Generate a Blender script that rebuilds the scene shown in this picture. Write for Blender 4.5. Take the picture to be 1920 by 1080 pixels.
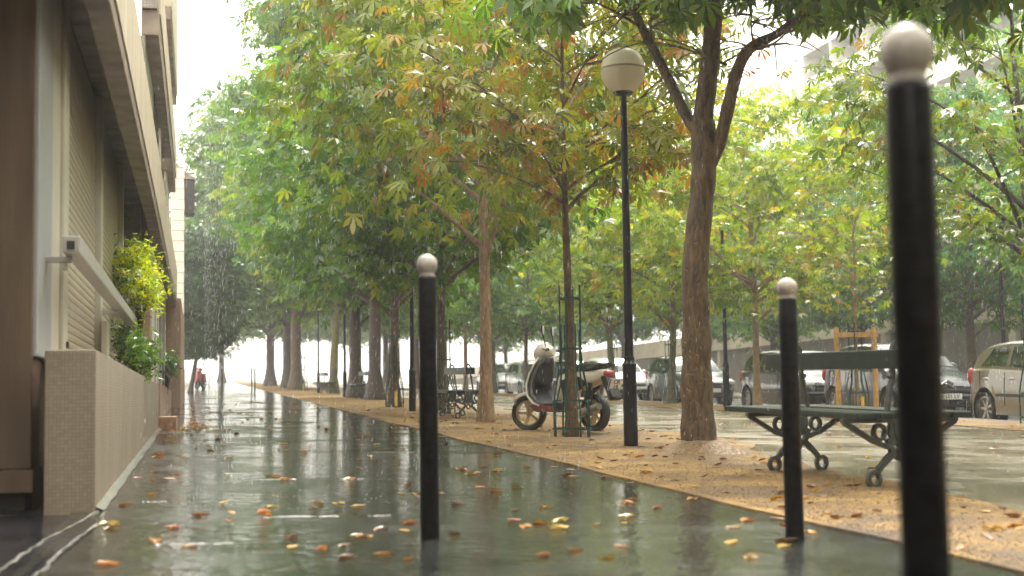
import bpy, bmesh, math, random
import numpy as np
from mathutils import Vector, Matrix

# ------------------------------------------------------------------ scene, camera, light
scene = bpy.context.scene
for o in list(bpy.data.objects):
    bpy.data.objects.remove(o)
COL = scene.collection
R = math.radians
EYE = 0.66
SLOPE_X, SLOPE_Y = -0.016, 0.0203          # the street falls to the right and climbs ahead
def gz(x, y):
    return SLOPE_X * x + SLOPE_Y * y

def setup_camera():
    yaw, pit, r = R(12.47), R(4.56), 0.0155
    fw = Vector((math.sin(yaw) * math.cos(pit), math.cos(yaw) * math.cos(pit), math.sin(pit)))
    rt = Vector((math.cos(yaw), -math.sin(yaw), 0))
    up = rt.cross(fw)
    rr = math.cos(r) * rt - math.sin(r) * up
    uu = math.sin(r) * rt + math.cos(r) * up
    cam = bpy.data.cameras.new('camera')
    co = bpy.data.objects.new('camera', cam)
    COL.objects.link(co)
    m = Matrix((rr, uu, -fw)).transposed().to_4x4()
    m.translation = Vector((0, 0, EYE))
    co.matrix_world = m
    cam.sensor_width = 36.0
    cam.lens = 36.0 * 2667 / 1920
    cam.clip_start = 0.05
    cam.clip_end = 2000
    cam.dof.use_dof = True
    cam.dof.focus_distance = 15.0
    cam.dof.aperture_fstop = 2.5
    scene.camera = co
setup_camera()

SUN_EL, SUN_AZ = R(58), R(25)
def setup_world():
    w = bpy.data.worlds.new('World')
    scene.world = w
    w.use_nodes = True
    nt = w.node_tree
    nt.nodes.clear()
    sky = nt.nodes.new('ShaderNodeTexSky')
    sky.sky_type = 'NISHITA'
    sky.sun_disc = False
    sky.sun_elevation = SUN_EL
    sky.sun_rotation = SUN_AZ
    sky.dust_density = 4.0
    hs = nt.nodes.new('ShaderNodeHueSaturation')
    hs.inputs['Saturation'].default_value = 0.12
    mx = nt.nodes.new('ShaderNodeMix')
    mx.data_type = 'RGBA'
    mx.inputs[0].default_value = 0.72
    mx.inputs[7].default_value = (12.2, 11.7, 10.4, 1)      # even overcast cloud
    bg = nt.nodes.new('ShaderNodeBackground')
    bg.inputs['Strength'].default_value = 0.10
    out = nt.nodes.new('ShaderNodeOutputWorld')
    nt.links.new(sky.outputs[0], hs.inputs['Color'])
    nt.links.new(hs.outputs[0], mx.inputs[6])
    nt.links.new(mx.outputs[2], bg.inputs['Color'])
    nt.links.new(bg.outputs[0], out.inputs['Surface'])
setup_world()

sl = bpy.data.lights.new('sun', 'SUN')
sl.energy = 1.5
sl.angle = R(20)
sl.color = (1.0, 0.95, 0.86)
so = bpy.data.objects.new('sun', sl)
COL.objects.link(so)
so.rotation_euler = (R(90) - SUN_EL, 0, -SUN_AZ + math.pi)

scene.view_settings.view_transform = 'Standard'
scene.view_settings.look = 'None'
scene.view_settings.gamma = 1.0
scene.view_settings.exposure = 1.9
scene.render.engine = 'CYCLES'
cy = scene.cycles
cy.max_bounces = 5
cy.diffuse_bounces = 2
cy.glossy_bounces = 2
cy.transmission_bounces = 3
cy.transparent_max_bounces = 4
cy.volume_bounces = 0
cy.use_adaptive_sampling = True
cy.adaptive_threshold = 0.08
cy.caustics_reflective = False
cy.caustics_refractive = False
cy.sample_clamp_indirect = 4.0
cy.use_denoising = True

rng = random.Random(7)

# ------------------------------------------------------------------ materials
MATS = {}
def new_mat(name):
    m = bpy.data.materials.new(name)
    m.use_nodes = True
    nt = m.node_tree
    b = nt.nodes['Principled BSDF']
    MATS[name] = m
    return m, nt, b

def N(nt, t, **kw):
    n = nt.nodes.new(t)
    for k, v in kw.items():
        if k.startswith('i_'):
            n.inputs[k[2:].replace('_', ' ')].default_value = v
        else:
            setattr(n, k, v)
    return n

def coords(nt, kind='Object', scale=(1, 1, 1)):
    tc = N(nt, 'ShaderNodeTexCoord')
    mp = N(nt, 'ShaderNodeMapping')
    mp.inputs['Scale'].default_value = scale
    nt.links.new(tc.outputs[kind], mp.inputs[0])
    return mp.outputs[0]

def ramp(nt, fac, stops):
    r = N(nt, 'ShaderNodeValToRGB')
    el = r.color_ramp.elements
    while len(el) < len(stops):
        el.new(0.5)
    for e, (p, c) in zip(el, stops):
        e.position = p
        e.color = c if len(c) == 4 else (*c, 1)
    nt.links.new(fac, r.inputs[0])
    return r.outputs[0]

def g(v):
    return (v, v, v, 1)

def simple(name, col, rough=0.5, metal=0.0, var=0.15, scale=8.0, bump=0.0, bscale=40.0, spec=0.5, kind='Object', coat=0.0, st=1.0):
    m, nt, b = new_mat(name)
    v = coords(nt, kind, (1, 1, st))
    n = N(nt, 'ShaderNodeTexNoise', i_Scale=scale, i_Detail=5.0)
    nt.links.new(v, n.inputs['Vector'])
    lo = tuple(c * (1 - var) for c in col)
    hi = tuple(min(1, c * (1 + var)) for c in col)
    nt.links.new(ramp(nt, n.outputs[0], [(0.3, lo), (0.7, hi)]), b.inputs['Base Color'])
    b.inputs['Roughness'].default_value = rough
    b.inputs['Metallic'].default_value = metal
    b.inputs['Specular IOR Level'].default_value = spec
    if coat:
        b.inputs['Coat Weight'].default_value = coat
        b.inputs['Coat Roughness'].default_value = 0.08
    if bump:
        n2 = N(nt, 'ShaderNodeTexNoise', i_Scale=bscale, i_Detail=4.0)
        nt.links.new(v, n2.inputs['Vector'])
        bp = N(nt, 'ShaderNodeBump', i_Strength=bump, i_Distance=0.01)
        nt.links.new(n2.outputs[0], bp.inputs['Height'])
        nt.links.new(bp.outputs[0], b.inputs['Normal'])
    return m

def wet_asphalt(name, col, r_lo, r_hi, film=0.5, joints=False, ripple=0.06):
    m, nt, b = new_mat(name)
    v = coords(nt, 'Object')
    n1 = N(nt, 'ShaderNodeTexNoise', i_Scale=0.9, i_Detail=4.0)          # pools and drier crowns
    nt.links.new(v, n1.inputs['Vector'])
    n2 = N(nt, 'ShaderNodeTexNoise', i_Scale=90.0, i_Detail=3.0)         # aggregate
    nt.links.new(v, n2.inputs['Vector'])
    c = ramp(nt, n2.outputs[0], [(0.35, tuple(x * 0.6 for x in col)), (0.7, tuple(x * 1.5 for x in col))])
    n4 = N(nt, 'ShaderNodeTexNoise', i_Scale=2.6, i_Detail=7.0, i_Roughness=0.7)
    nt.links.new(v, n4.inputs['Vector'])
    mu = N(nt, 'ShaderNodeMix', data_type='RGBA', blend_type='MULTIPLY')
    mu.inputs[0].default_value = 1
    nt.links.new(c, mu.inputs[6])
    nt.links.new(ramp(nt, n4.outputs[0], [(0.38, g(0.55)), (0.62, g(1.35))]), mu.inputs[7])
    nt.links.new(mu.outputs[2], b.inputs['Base Color'])
    rr = ramp(nt, n1.outputs[0], [(film - 0.08, g(r_lo)), (film + 0.14, g(r_hi))])
    nt.links.new(rr, b.inputs['Roughness'])
    b.inputs['IOR'].default_value = 1.4
    n3 = N(nt, 'ShaderNodeTexNoise', i_Scale=14.0, i_Detail=3.0)         # rain-dimpled film
    nt.links.new(v, n3.inputs['Vector'])
    vo = N(nt, 'ShaderNodeTexVoronoi', i_Scale=22.0)
    nt.links.new(v, vo.inputs['Vector'])
    drop = ramp(nt, vo.outputs['Distance'], [(0.0, g(1)), (0.08, g(0.1)), (0.13, g(0.7)), (0.2, g(0.35))])
    a1 = N(nt, 'ShaderNodeMath', operation='MULTIPLY_ADD')
    a1.inputs[1].default_value = 0.35
    nt.links.new(drop, a1.inputs[0])
    nt.links.new(n3.outputs[0], a1.inputs[2])
    bp = N(nt, 'ShaderNodeBump', i_Strength=ripple, i_Distance=0.05)
    nt.links.new(a1.outputs[0], bp.inputs['Height'])
    # grit shows through where the film is thin
    k = ramp(nt, n1.outputs[0], [(film - 0.02, g(0.0)), (film + 0.16, g(1.0))])
    h = N(nt, 'ShaderNodeMath', operation='MULTIPLY')
    nt.links.new(k, h.inputs[0])
    nt.links.new(n2.outputs[0], h.inputs[1])
    bp2 = N(nt, 'ShaderNodeBump', i_Strength=0.25, i_Distance=0.004)
    nt.links.new(h.outputs[0], bp2.inputs['Height'])
    nt.links.new(bp.outputs[0], bp2.inputs['Normal'])
    nt.links.new(bp2.outputs[0], b.inputs['Normal'])
    return m

def sand_mat():
    m, nt, b = new_mat('sand')
    v = coords(nt)
    n1 = N(nt, 'ShaderNodeTexNoise', i_Scale=1.5, i_Detail=9.0, i_Roughness=0.74)
    n2 = N(nt, 'ShaderNodeTexNoise', i_Scale=32.0, i_Detail=6.0, i_Roughness=0.8)
    nt.links.new(v, n1.inputs['Vector'])
    nt.links.new(v, n2.inputs['Vector'])
    c1 = ramp(nt, n1.outputs[0], [(0.36, (0.075, 0.042, 0.014)), (0.45, (0.19, 0.108, 0.033)), (0.53, (0.34, 0.20, 0.060)), (0.63, (0.47, 0.30, 0.095))])
    c2 = ramp(nt, n2.outputs[0], [(0.36, g(0.38)), (0.56, g(1.0))])
    mu = N(nt, 'ShaderNodeMix', data_type='RGBA', blend_type='MULTIPLY')
    mu.inputs[0].default_value = 1
    nt.links.new(c1, mu.inputs[6])
    nt.links.new(c2, mu.inputs[7])
    nt.links.new(mu.outputs[2], b.inputs['Base Color'])
    rr = ramp(nt, n1.outputs[0], [(0.3, g(0.3)), (0.5, g(0.75))])
    nt.links.new(rr, b.inputs['Roughness'])
    bp = N(nt, 'ShaderNodeBump', i_Strength=0.7, i_Distance=0.02)
    nt.links.new(n2.outputs[0], bp.inputs['Height'])
    nt.links.new(bp.outputs[0], b.inputs['Normal'])
    return m

def mosaic_mat(name, col, grout, size=0.024, kind='Object'):
    """small glazed mosaic, far below ten pixels a piece"""
    m, nt, b = new_mat(name)
    tc = N(nt, 'ShaderNodeTexCoord')
    sep = N(nt, 'ShaderNodeSeparateXYZ')
    nt.links.new(tc.outputs[kind], sep.inputs[0])
    ad = N(nt, 'ShaderNodeMath', operation='ADD')
    nt.links.new(sep.outputs[0], ad.inputs[0])
    nt.links.new(sep.outputs[1], ad.inputs[1])
    cb = N(nt, 'ShaderNodeCombineXYZ')
    nt.links.new(ad.outputs[0], cb.inputs[0])
    nt.links.new(sep.outputs[2], cb.inputs[1])
    br = N(nt, 'ShaderNodeTexBrick')
    br.offset = 0.0
    br.inputs['Scale'].default_value = 1.0
    br.inputs['Brick Width'].default_value = size
    br.inputs['Row Height'].default_value = size
    br.inputs['Mortar Size'].default_value = size * 0.09
    br.inputs['Color1'].default_value = (*[c * 1.06 for c in col], 1)
    br.inputs['Color2'].default_value = (*[c * 0.86 for c in col], 1)
    br.inputs['Mortar'].default_value = (*grout, 1)
    nt.links.new(cb.outputs[0], br.inputs['Vector'])
    n = N(nt, 'ShaderNodeTexNoise', i_Scale=3.0, i_Detail=5.0)
    mp = N(nt, 'ShaderNodeMapping')
    mp.inputs['Scale'].default_value = (1, 1, 0.25)
    nt.links.new(tc.outputs[kind], mp.inputs[0])
    nt.links.new(mp.outputs[0], n.inputs['Vector'])
    dirt = ramp(nt, n.outputs[0], [(0.3, (0.72, 0.68, 0.62)), (0.6, (1, 1, 1))])
    mu = N(nt, 'ShaderNodeMix', data_type='RGBA', blend_type='MULTIPLY')
    mu.inputs[0].default_value = 1
    nt.links.new(br.outputs[0], mu.inputs[6])
    nt.links.new(dirt, mu.inputs[7])
    nt.links.new(mu.outputs[2], b.inputs['Base Color'])
    b.inputs['Roughness'].default_value = 0.42
    bp = N(nt, 'ShaderNodeBump', i_Strength=0.6, i_Distance=0.003)
    bp.invert = True
    nt.links.new(br.outputs['Fac'], bp.inputs['Height'])
    nt.links.new(bp.outputs[0], b.inputs['Normal'])
    return m

def bark_mat(name, lo, hi, moss=(0.10, 0.11, 0.03), mossf=0.62):
    m, nt, b = new_mat(name)
    v = coords(nt, 'Object', (1, 1, 0.28))
    n1 = N(nt, 'ShaderNodeTexNoise', i_Scale=22.0, i_Detail=7.0, i_Roughness=0.7)
    nt.links.new(v, n1.inputs['Vector'])
    vo = N(nt, 'ShaderNodeTexVoronoi', feature='DISTANCE_TO_EDGE', i_Scale=26.0)
    nt.links.new(v, vo.inputs['Vector'])
    c = ramp(nt, n1.outputs[0], [(0.3, lo), (0.72, hi)])
    n2 = N(nt, 'ShaderNodeTexNoise', i_Scale=2.2, i_Detail=4.0)
    nt.links.new(coords(nt), n2.inputs['Vector'])
    mf = ramp(nt, n2.outputs[0], [(mossf - 0.08, g(0)), (mossf + 0.12, g(0.8))])
    mx = N(nt, 'ShaderNodeMix', data_type='RGBA')
    nt.links.new(mf, mx.inputs[0])
    nt.links.new(c, mx.inputs[6])
    mx.inputs[7].default_value = (*moss, 1)
    nt.links.new(mx.outputs[2], b.inputs['Base Color'])
    b.inputs['Roughness'].default_value = 0.55
    e = ramp(nt, vo.outputs['Distance'], [(0.0, g(0)), (0.12, g(1))])
    ad = N(nt, 'ShaderNodeMath', operation='ADD')
    nt.links.new(e, ad.inputs[0])
    nt.links.new(n1.outputs[0], ad.inputs[1])
    bp = N(nt, 'ShaderNodeBump', i_Strength=0.8, i_Distance=0.012)
    nt.links.new(ad.outputs[0], bp.inputs['Height'])
    nt.links.new(bp.outputs[0], b.inputs['Normal'])
    return m

def leaf_mat(name='leaf', trans=0.42, rough=0.34):
    m, nt, b = new_mat(name)
    at = N(nt, 'ShaderNodeAttribute', attribute_name='tone')
    oi = N(nt, 'ShaderNodeObjectInfo')
    mu = N(nt, 'ShaderNodeMix', data_type='RGBA', blend_type='MULTIPLY')
    mu.inputs[0].default_value = 1
    nt.links.new(at.outputs['Color'], mu.inputs[6])
    nt.links.new(oi.outputs['Color'], mu.inputs[7])
    nt.links.new(mu.outputs[2], b.inputs['Base Color'])
    b.inputs['Roughness'].default_value = rough
    b.inputs['Specular IOR Level'].default_value = 0.75
    tr = N(nt, 'ShaderNodeBsdfTranslucent')
    br = N(nt, 'ShaderNodeMix', data_type='RGBA', blend_type='MULTIPLY')
    br.inputs[0].default_value = 1
    br.inputs[7].default_value = (1.9, 1.75, 0.7, 1)
    nt.links.new(mu.outputs[2], br.inputs[6])
    nt.links.new(br.outputs[2], tr.inputs['Color'])
    ms = N(nt, 'ShaderNodeMixShader')
    ms.inputs[0].default_value = trans
    nt.links.new(b.outputs[0], ms.inputs[1])
    nt.links.new(tr.outputs[0], ms.inputs[2])
    nt.links.new(ms.outputs[0], nt.nodes['Material Output'].inputs['Surface'])
    return m

def tint_mat(name, rough, metal=0.0, coat=0.0, flake=0.0):
    """paint whose colour is the object's own colour"""
    m, nt, b = new_mat(name)
    oi = N(nt, 'ShaderNodeObjectInfo')
    n = N(nt, 'ShaderNodeTexNoise', i_Scale=6.0, i_Detail=6.0)
    nt.links.new(coords(nt), n.inputs['Vector'])
    mu = N(nt, 'ShaderNodeMix', data_type='RGBA', blend_type='MULTIPLY')
    mu.inputs[0].default_value = 1
    nt.links.new(oi.outputs['Color'], mu.inputs[6])
    nt.links.new(ramp(nt, n.outputs[0], [(0.3, g(0.85)), (0.7, g(1.0))]), mu.inputs[7])
    nt.links.new(mu.outputs[2], b.inputs['Base Color'])
    b.inputs['Roughness'].default_value = rough
    b.inputs['Metallic'].default_value = metal
    b.inputs['Coat Weight'].default_value = coat
    b.inputs['Coat Roughness'].default_value = 0.06
    # beads of rain
    vo = N(nt, 'ShaderNodeTexVoronoi', i_Scale=60.0)
    nt.links.new(coords(nt), vo.inputs['Vector'])
    bp = N(nt, 'ShaderNodeBump', i_Strength=0.18, i_Distance=0.004)
    bp.invert = True
    nt.links.new(ramp(nt, vo.outputs['Distance'], [(0.15, g(0)), (0.3, g(1))]), bp.inputs['Height'])
    nt.links.new(bp.outputs[0], b.inputs['Normal'])
    return m

def glass_mat(name, tint, rough=0.03):
    m, nt, b = new_mat(name)
    b.inputs['Base Color'].default_value = (*tint, 1)
    b.inputs['Roughness'].default_value = rough
    b.inputs['Specular IOR Level'].default_value = 0.9
    b.inputs['Coat Weight'].default_value = 0.6
    return m

wet_asphalt('pavement', (0.030, 0.033, 0.030), 0.065, 0.30, 0.57, ripple=0.14)
wet_asphalt('alley', (0.20, 0.165, 0.115), 0.14, 0.42, 0.5, ripple=0.16)
wet_asphalt('road', (0.05, 0.05, 0.05), 0.14, 0.40, 0.5, ripple=0.12)
wet_asphalt('driveway', (0.018, 0.018, 0.022), 0.08, 0.3, 0.5, ripple=0.10)
sand_mat()
simple('gravel', (0.24, 0.16, 0.085), 0.5, var=0.75, scale=60)
simple('earth', (0.16, 0.13, 0.08), 0.8, var=0.4, scale=1.5, bump=0.3, bscale=20)
simple('kerbstone', (0.36, 0.34, 0.31), 0.32, var=0.25, scale=12, bump=0.2)
simple('wet_edge_glint', (0.30, 0.29, 0.27), 0.10, var=0.3, scale=20, bump=0.25, bscale=30)  # pale gloss stands in for sky reflected along wet lines
mosaic_mat('wall_mosaic', (0.36, 0.295, 0.22), (0.26, 0.21, 0.155), 0.018)
mosaic_mat('grey_mosaic', (0.37, 0.35, 0.31), (0.24, 0.22, 0.19), 0.03)
simple('brown_render', (0.15, 0.098, 0.06), 0.6, var=0.28, scale=7, st=0.12, bump=0.15, bscale=90)
simple('pink_render', (0.40, 0.26, 0.185), 0.6, var=0.2, scale=6, st=0.15, bump=0.1, bscale=90)
simple('cream_render', (0.55, 0.48, 0.37), 0.5, var=0.2, scale=6, st=0.15, bump=0.1, bscale=80)
simple('grey_frame', (0.33, 0.33, 0.34), 0.35, var=0.06, scale=5)
simple('cream_frame', (0.52, 0.49, 0.40), 0.35, var=0.06, scale=5)
simple('shutter_slat', (0.46, 0.41, 0.31), 0.38, var=0.07, scale=4)
simple('rail_metal', (0.52, 0.50, 0.47), 0.32, metal=0.35, var=0.1, scale=9)
simple('concrete_beam', (0.22, 0.175, 0.14), 0.55, var=0.4, scale=5, bump=0.25, bscale=60)
simple('dark_recess', (0.03, 0.028, 0.026), 0.5)
simple('white_block', (0.78, 0.73, 0.64), 0.45, var=0.08, scale=7, bump=0.1)
simple('terracotta', (0.36, 0.19, 0.10), 0.4, var=0.25, scale=14, bump=0.2)
simple('dark_panel', (0.035, 0.033, 0.035), 0.35, var=0.5, scale=30)
simple('tile_roof', (0.30, 0.27, 0.23), 0.5, var=0.2, scale=12)
glass_mat('window_glass', (0.03, 0.035, 0.04))
bark_mat('bark_brown', (0.022, 0.014, 0.007), (0.22, 0.14, 0.068), mossf=0.72)
bark_mat('bark_pale', (0.13, 0.08, 0.042), (0.46, 0.31, 0.17), mossf=0.8)
bark_mat('bark_moss', (0.05, 0.04, 0.025), (0.20, 0.15, 0.09), moss=(0.16, 0.17, 0.04), mossf=0.45)
bark_mat('bark_dark', (0.022, 0.016, 0.013), (0.11, 0.08, 0.06), mossf=0.75)
leaf_mat('leaf', trans=0.40, rough=0.24)
leaf_mat('fallen', trans=0.12, rough=0.28)
simple('bollard_black', (0.008, 0.008, 0.0095), 0.36, var=0.8, scale=38, bump=0.05, bscale=120, spec=0.22)
simple('bollard_white', (0.46, 0.42, 0.37), 0.4, var=0.28, scale=30, bump=0.1)
simple('lamp_black', (0.010, 0.009, 0.012), 0.34, var=0.5, scale=14, bump=0.12, bscale=90, spec=0.3)
simple('guard_green', (0.012, 0.060, 0.045), 0.35, var=0.3, scale=20)
simple('tag_yellow', (0.75, 0.48, 0.03), 0.4)
simple('bench_wood', (0.018, 0.030, 0.025), 0.42, var=0.4, scale=9, bump=0.2, bscale=50, spec=0.3)
simple('bench_iron', (0.060, 0.068, 0.062), 0.34, var=0.35, scale=25, bump=0.25, bscale=70)
simple('stake_wood', (0.50, 0.30, 0.10), 0.5, var=0.25, scale=10, bump=0.2)
simple('rubber', (0.012, 0.012, 0.012), 0.5, var=0.3, scale=20)
simple('black_plastic', (0.014, 0.014, 0.016), 0.38, var=0.3, scale=20)
simple('grey_plastic', (0.10, 0.10, 0.115), 0.4, var=0.2, scale=12)
simple('alloy', (0.45, 0.44, 0.42), 0.3, metal=0.8, var=0.15, scale=9)
simple('gold_alloy', (0.50, 0.40, 0.22), 0.35, metal=0.7, var=0.15, scale=9)
simple('chrome', (0.75, 0.75, 0.76), 0.1, metal=1.0, var=0.05)
simple('plate_white', (0.78, 0.78, 0.75), 0.35, var=0.05)
simple('plate_blue', (0.02, 0.07, 0.32), 0.35)
simple('plate_ink', (0.02, 0.02, 0.02), 0.5)
tint_mat('paint', 0.30, metal=0.25, coat=0.9)
tint_mat('scooter_paint', 0.32, coat=0.7)
glass_mat('car_glass', (0.008, 0.022, 0.018), 0.04)
glass_mat('lamp_lens', (0.55, 0.55, 0.53), 0.08)
glass_mat('tail_lens', (0.45, 0.015, 0.02), 0.12)
glass_mat('mirror_glass', (0.7, 0.7, 0.74), 0.05)
simple('podium_wall', (0.17, 0.155, 0.14), 0.7, var=0.3, scale=1.2, bump=0.3, bscale=8)
simple('podium_band', (0.62, 0.55, 0.45), 0.6, var=0.1, scale=1.0)
simple('tower_white', (0.78, 0.76, 0.72), 0.6, var=0.06, scale=0.6)
simple('tower_grey', (0.40, 0.38, 0.36), 0.6, var=0.1, scale=0.6)

def globe_mat():
    m, nt, b = new_mat('globe_glass')
    v = coords(nt, 'Object')
    w = N(nt, 'ShaderNodeTexNoise', i_Scale=7.0, i_Detail=5.0)
    nt.links.new(coords(nt, 'Object', (1, 1, 0.2)), w.inputs['Vector'])
    nt.links.new(ramp(nt, w.outputs[0], [(0.32, (0.72, 0.66, 0.50)), (0.62, (0.92, 0.88, 0.76))]), b.inputs['Base Color'])
    b.inputs['Roughness'].default_value = 0.16
    tr = N(nt, 'ShaderNodeBsdfTranslucent')
    tr.inputs[0].default_value = (0.97, 0.92, 0.76, 1)
    ms = N(nt, 'ShaderNodeMixShader')
    ms.inputs[0].default_value = 0.6
    nt.links.new(b.outputs[0], ms.inputs[1])
    nt.links.new(tr.outputs[0], ms.inputs[2])
    nt.links.new(ms.outputs[0], nt.nodes['Material Output'].inputs['Surface'])
globe_mat()

def drop_mat():
    m, nt, b = new_mat('raindrop')
    b.inputs['Base Color'].default_value = (0.9, 0.92, 0.93, 1)
    b.inputs['Roughness'].default_value = 0.1
drop_mat()

# ------------------------------------------------------------------ mesh helpers
class MB:
    def __init__(self):
        self.v, self.f = [], []
    def add(self, vs, fs):
        k = len(self.v)
        self.v += [tuple(p) for p in vs]
        self.f += [tuple(i + k for i in q) for q in fs]
        return self
    def box(self, x0, x1, y0, y1, z0, z1):
        vs = [(x0, y0, z0), (x1, y0, z0), (x1, y1, z0), (x0, y1, z0), (x0, y0, z1), (x1, y0, z1), (x1, y1, z1), (x0, y1, z1)]
        return self.add(vs, [(0, 3, 2, 1), (4, 5, 6, 7), (0, 1, 5, 4), (1, 2, 6, 5), (2, 3, 7, 6), (3, 0, 4, 7)])
    def tube(self, pts, rad, n=8, cap=True):
        pts = [Vector(p) for p in pts]
        if not hasattr(rad, '__len__'):
            rad = [rad] * len(pts)
        vs, fs = [], []
        ref = None
        for i, p in enumerate(pts):
            a = pts[max(i - 1, 0)]
            b = pts[min(i + 1, len(pts) - 1)]
            t = (b - a).normalized()
            if ref is None:
                ref = Vector((1, 0, 0)) if abs(t.x) < 0.8 else Vector((0, 1, 0))
            u = (ref - t * ref.dot(t)).normalized()
            w = t.cross(u)
            ref = u
            for k in range(n):
                c = 2 * math.pi * k / n
                vs.append(p + (u * math.cos(c) + w * math.sin(c)) * rad[i])
        for i in range(len(pts) - 1):
            for k in range(n):
                q = (k + 1) % n
                fs.append((i * n + k, i * n + q, (i + 1) * n + q, (i + 1) * n + k))
        if cap:
            fs.append(tuple(reversed(range(n))))
            fs.append(tuple(range((len(pts) - 1) * n, len(pts) * n)))
        return self.add(vs, fs)
    def lathe(self, prof, n=20, c=(0, 0, 0), axis='z'):
        vs, fs = [], []
        for r, z in prof:
            for k in range(n):
                a = 2 * math.pi * k / n
                p = (r * math.cos(a), r * math.sin(a), z)
                if axis == 'x':
                    p = (p[2], p[0], p[1])
                elif axis == 'y':
                    p = (p[1], p[2], p[0])
                vs.append((p[0] + c[0], p[1] + c[1], p[2] + c[2]))
        for i in range(len(prof) - 1):
            for k in range(n):
                q = (k + 1) % n
                fs.append((i * n + k, i * n + q, (i + 1) * n + q, (i + 1) * n + k))
        if prof[0][0] > 1e-6:
            fs.append(tuple(reversed(range(n))))
        if prof[-1][0] > 1e-6:
            fs.append(tuple(range((len(prof) - 1) * n, len(prof) * n)))
        return self.add(vs, fs)
    def prism(self, poly, d0, d1, plane='xz'):
        """extrude a 2D outline; plane xz extrudes along y, yz along x, xy along z"""
        def P(a, b, d):
            return (a, d, b) if plane == 'xz' else ((d, a, b) if plane == 'yz' else (a, b, d))
        n = len(poly)
        vs = [P(a, b, d0) for a, b in poly] + [P(a, b, d1) for a, b in poly]
        fs = [tuple(range(n)), tuple(reversed(range(n, 2 * n)))]
        for i in range(n):
            j = (i + 1) % n
            fs.append((i, i + n, j + n, j))
        return self.add(vs, fs)
    def flat_ring(self, c, ro, ri, d0, d1, n=18, plane='xz', sq=1.0):
        def P(a, b, d):
            return (a, d, b) if plane == 'xz' else (d, a, b)
        vs, fs = [], []
        for r, d in ((ro, d0), (ri, d0), (ri, d1), (ro, d1)):
            for k in range(n):
                t = 2 * math.pi * k / n
                vs.append(P(c[0] + r * math.cos(t), c[1] + r * sq * math.sin(t), d))
        for j in range(4):
            for k in range(n):
                q = (k + 1) % n
                a, b = j * n, ((j + 1) % 4) * n
                fs.append((a + k, b + k, b + q, a + q))
        return self.add(vs, fs)
    def bar2(self, p, q, w, d0, d1, plane='xz'):
        dx, dz = q[0] - p[0], q[1] - p[1]
        l = math.hypot(dx, dz)
        nx, nz = -dz / l * w / 2, dx / l * w / 2
        return self.prism([(p[0] + nx, p[1] + nz), (p[0] - nx, p[1] - nz), (q[0] - nx, q[1] - nz), (q[0] + nx, q[1] + nz)], d0, d1, plane)
    def ellipsoid(self, c, r, nu=14, nv=8):
        prof = [(max(math.sin(math.pi * i / nv), 1e-7), -math.cos(math.pi * i / nv)) for i in range(nv + 1)]
        k = len(self.v)
        self.lathe(prof, nu)
        for i in range(k, len(self.v)):
            x, y, z = self.v[i]
            self.v[i] = (c[0] + x * r[0], c[1] + y * r[1], c[2] + z * r[2])
        return self
    def xf(self, m):
        self.v = [tuple(m @ Vector(p)) for p in self.v]
        return self
    def mesh(self, name):
        me = bpy.data.meshes.new(name)
        me.from_pydata(self.v, [], self.f)
        bm = bmesh.new()
        bm.from_mesh(me)
        bmesh.ops.recalc_face_normals(bm, faces=bm.faces)
        bm.to_mesh(me)
        bm.free()
        return me
    def build(self, name, mat, parent=None, smooth=False, bevel=0.0, sub=0):
        me = self.mesh(name)
        me.materials.append(MATS[mat])
        o = bpy.data.objects.new(name, me)
        COL.objects.link(o)
        if parent:
            o.parent = parent
        if smooth:
            me.polygons.foreach_set('use_smooth', [True] * len(me.polygons))
            try:
                me.set_sharp_from_angle(angle=R(38))
            except Exception:
                pass
        if bevel:
            md = o.modifiers.new('bevel', 'BEVEL')
            md.width = bevel
            md.segments = 2
            md.limit_method = 'ANGLE'
            md.angle_limit = R(35)
        if sub:
            md = o.modifiers.new('sub', 'SUBSURF')
            md.levels = md.render_levels = sub
        return o

def tag(o, label=None, cat=None, group=None, kind=None):
    if label:
        o['label'] = label
    if cat:
        o['category'] = cat
    if group:
        o['group'] = group
    if kind:
        o['kind'] = kind
    return o

def thing(name, loc, label, cat, group=None, rz=0.0):
    o = bpy.data.objects.new(name, None)
    o.empty_display_size = 0.2
    COL.objects.link(o)
    o.location = loc
    o.rotation_euler = (0, 0, rz)
    return tag(o, label, cat, group)

def copy_tree(o, parent=None):
    c = o.copy()
    COL.objects.link(c)
    if parent:
        c.parent = parent
    for ch in list(o.children):
        copy_tree(ch, c)
    return c

def piece(name, me, parent, loc=(0, 0, 0), rot=(0, 0, 0), scale=(1, 1, 1), color=None):
    o = bpy.data.objects.new(name, me)
    COL.objects.link(o)
    o.parent = parent
    o.location, o.rotation_euler, o.scale = loc, rot, scale
    if color:
        o.color = color
    return o

def text_mesh(s, size, mat):
    cu = bpy.data.curves.new('letters', 'FONT')
    cu.body = s
    cu.size = size
    cu.align_x = 'CENTER'
    cu.align_y = 'CENTER'
    cu.extrude = 0.0015
    t = bpy.data.objects.new('letters', cu)
    COL.objects.link(t)
    bpy.context.view_layer.update()
    me = bpy.data.meshes.new_from_object(t.evaluated_get(bpy.context.evaluated_depsgraph_get()))
    bpy.data.objects.remove(t)
    me.materials.append(MATS[mat])
    return me

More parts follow.
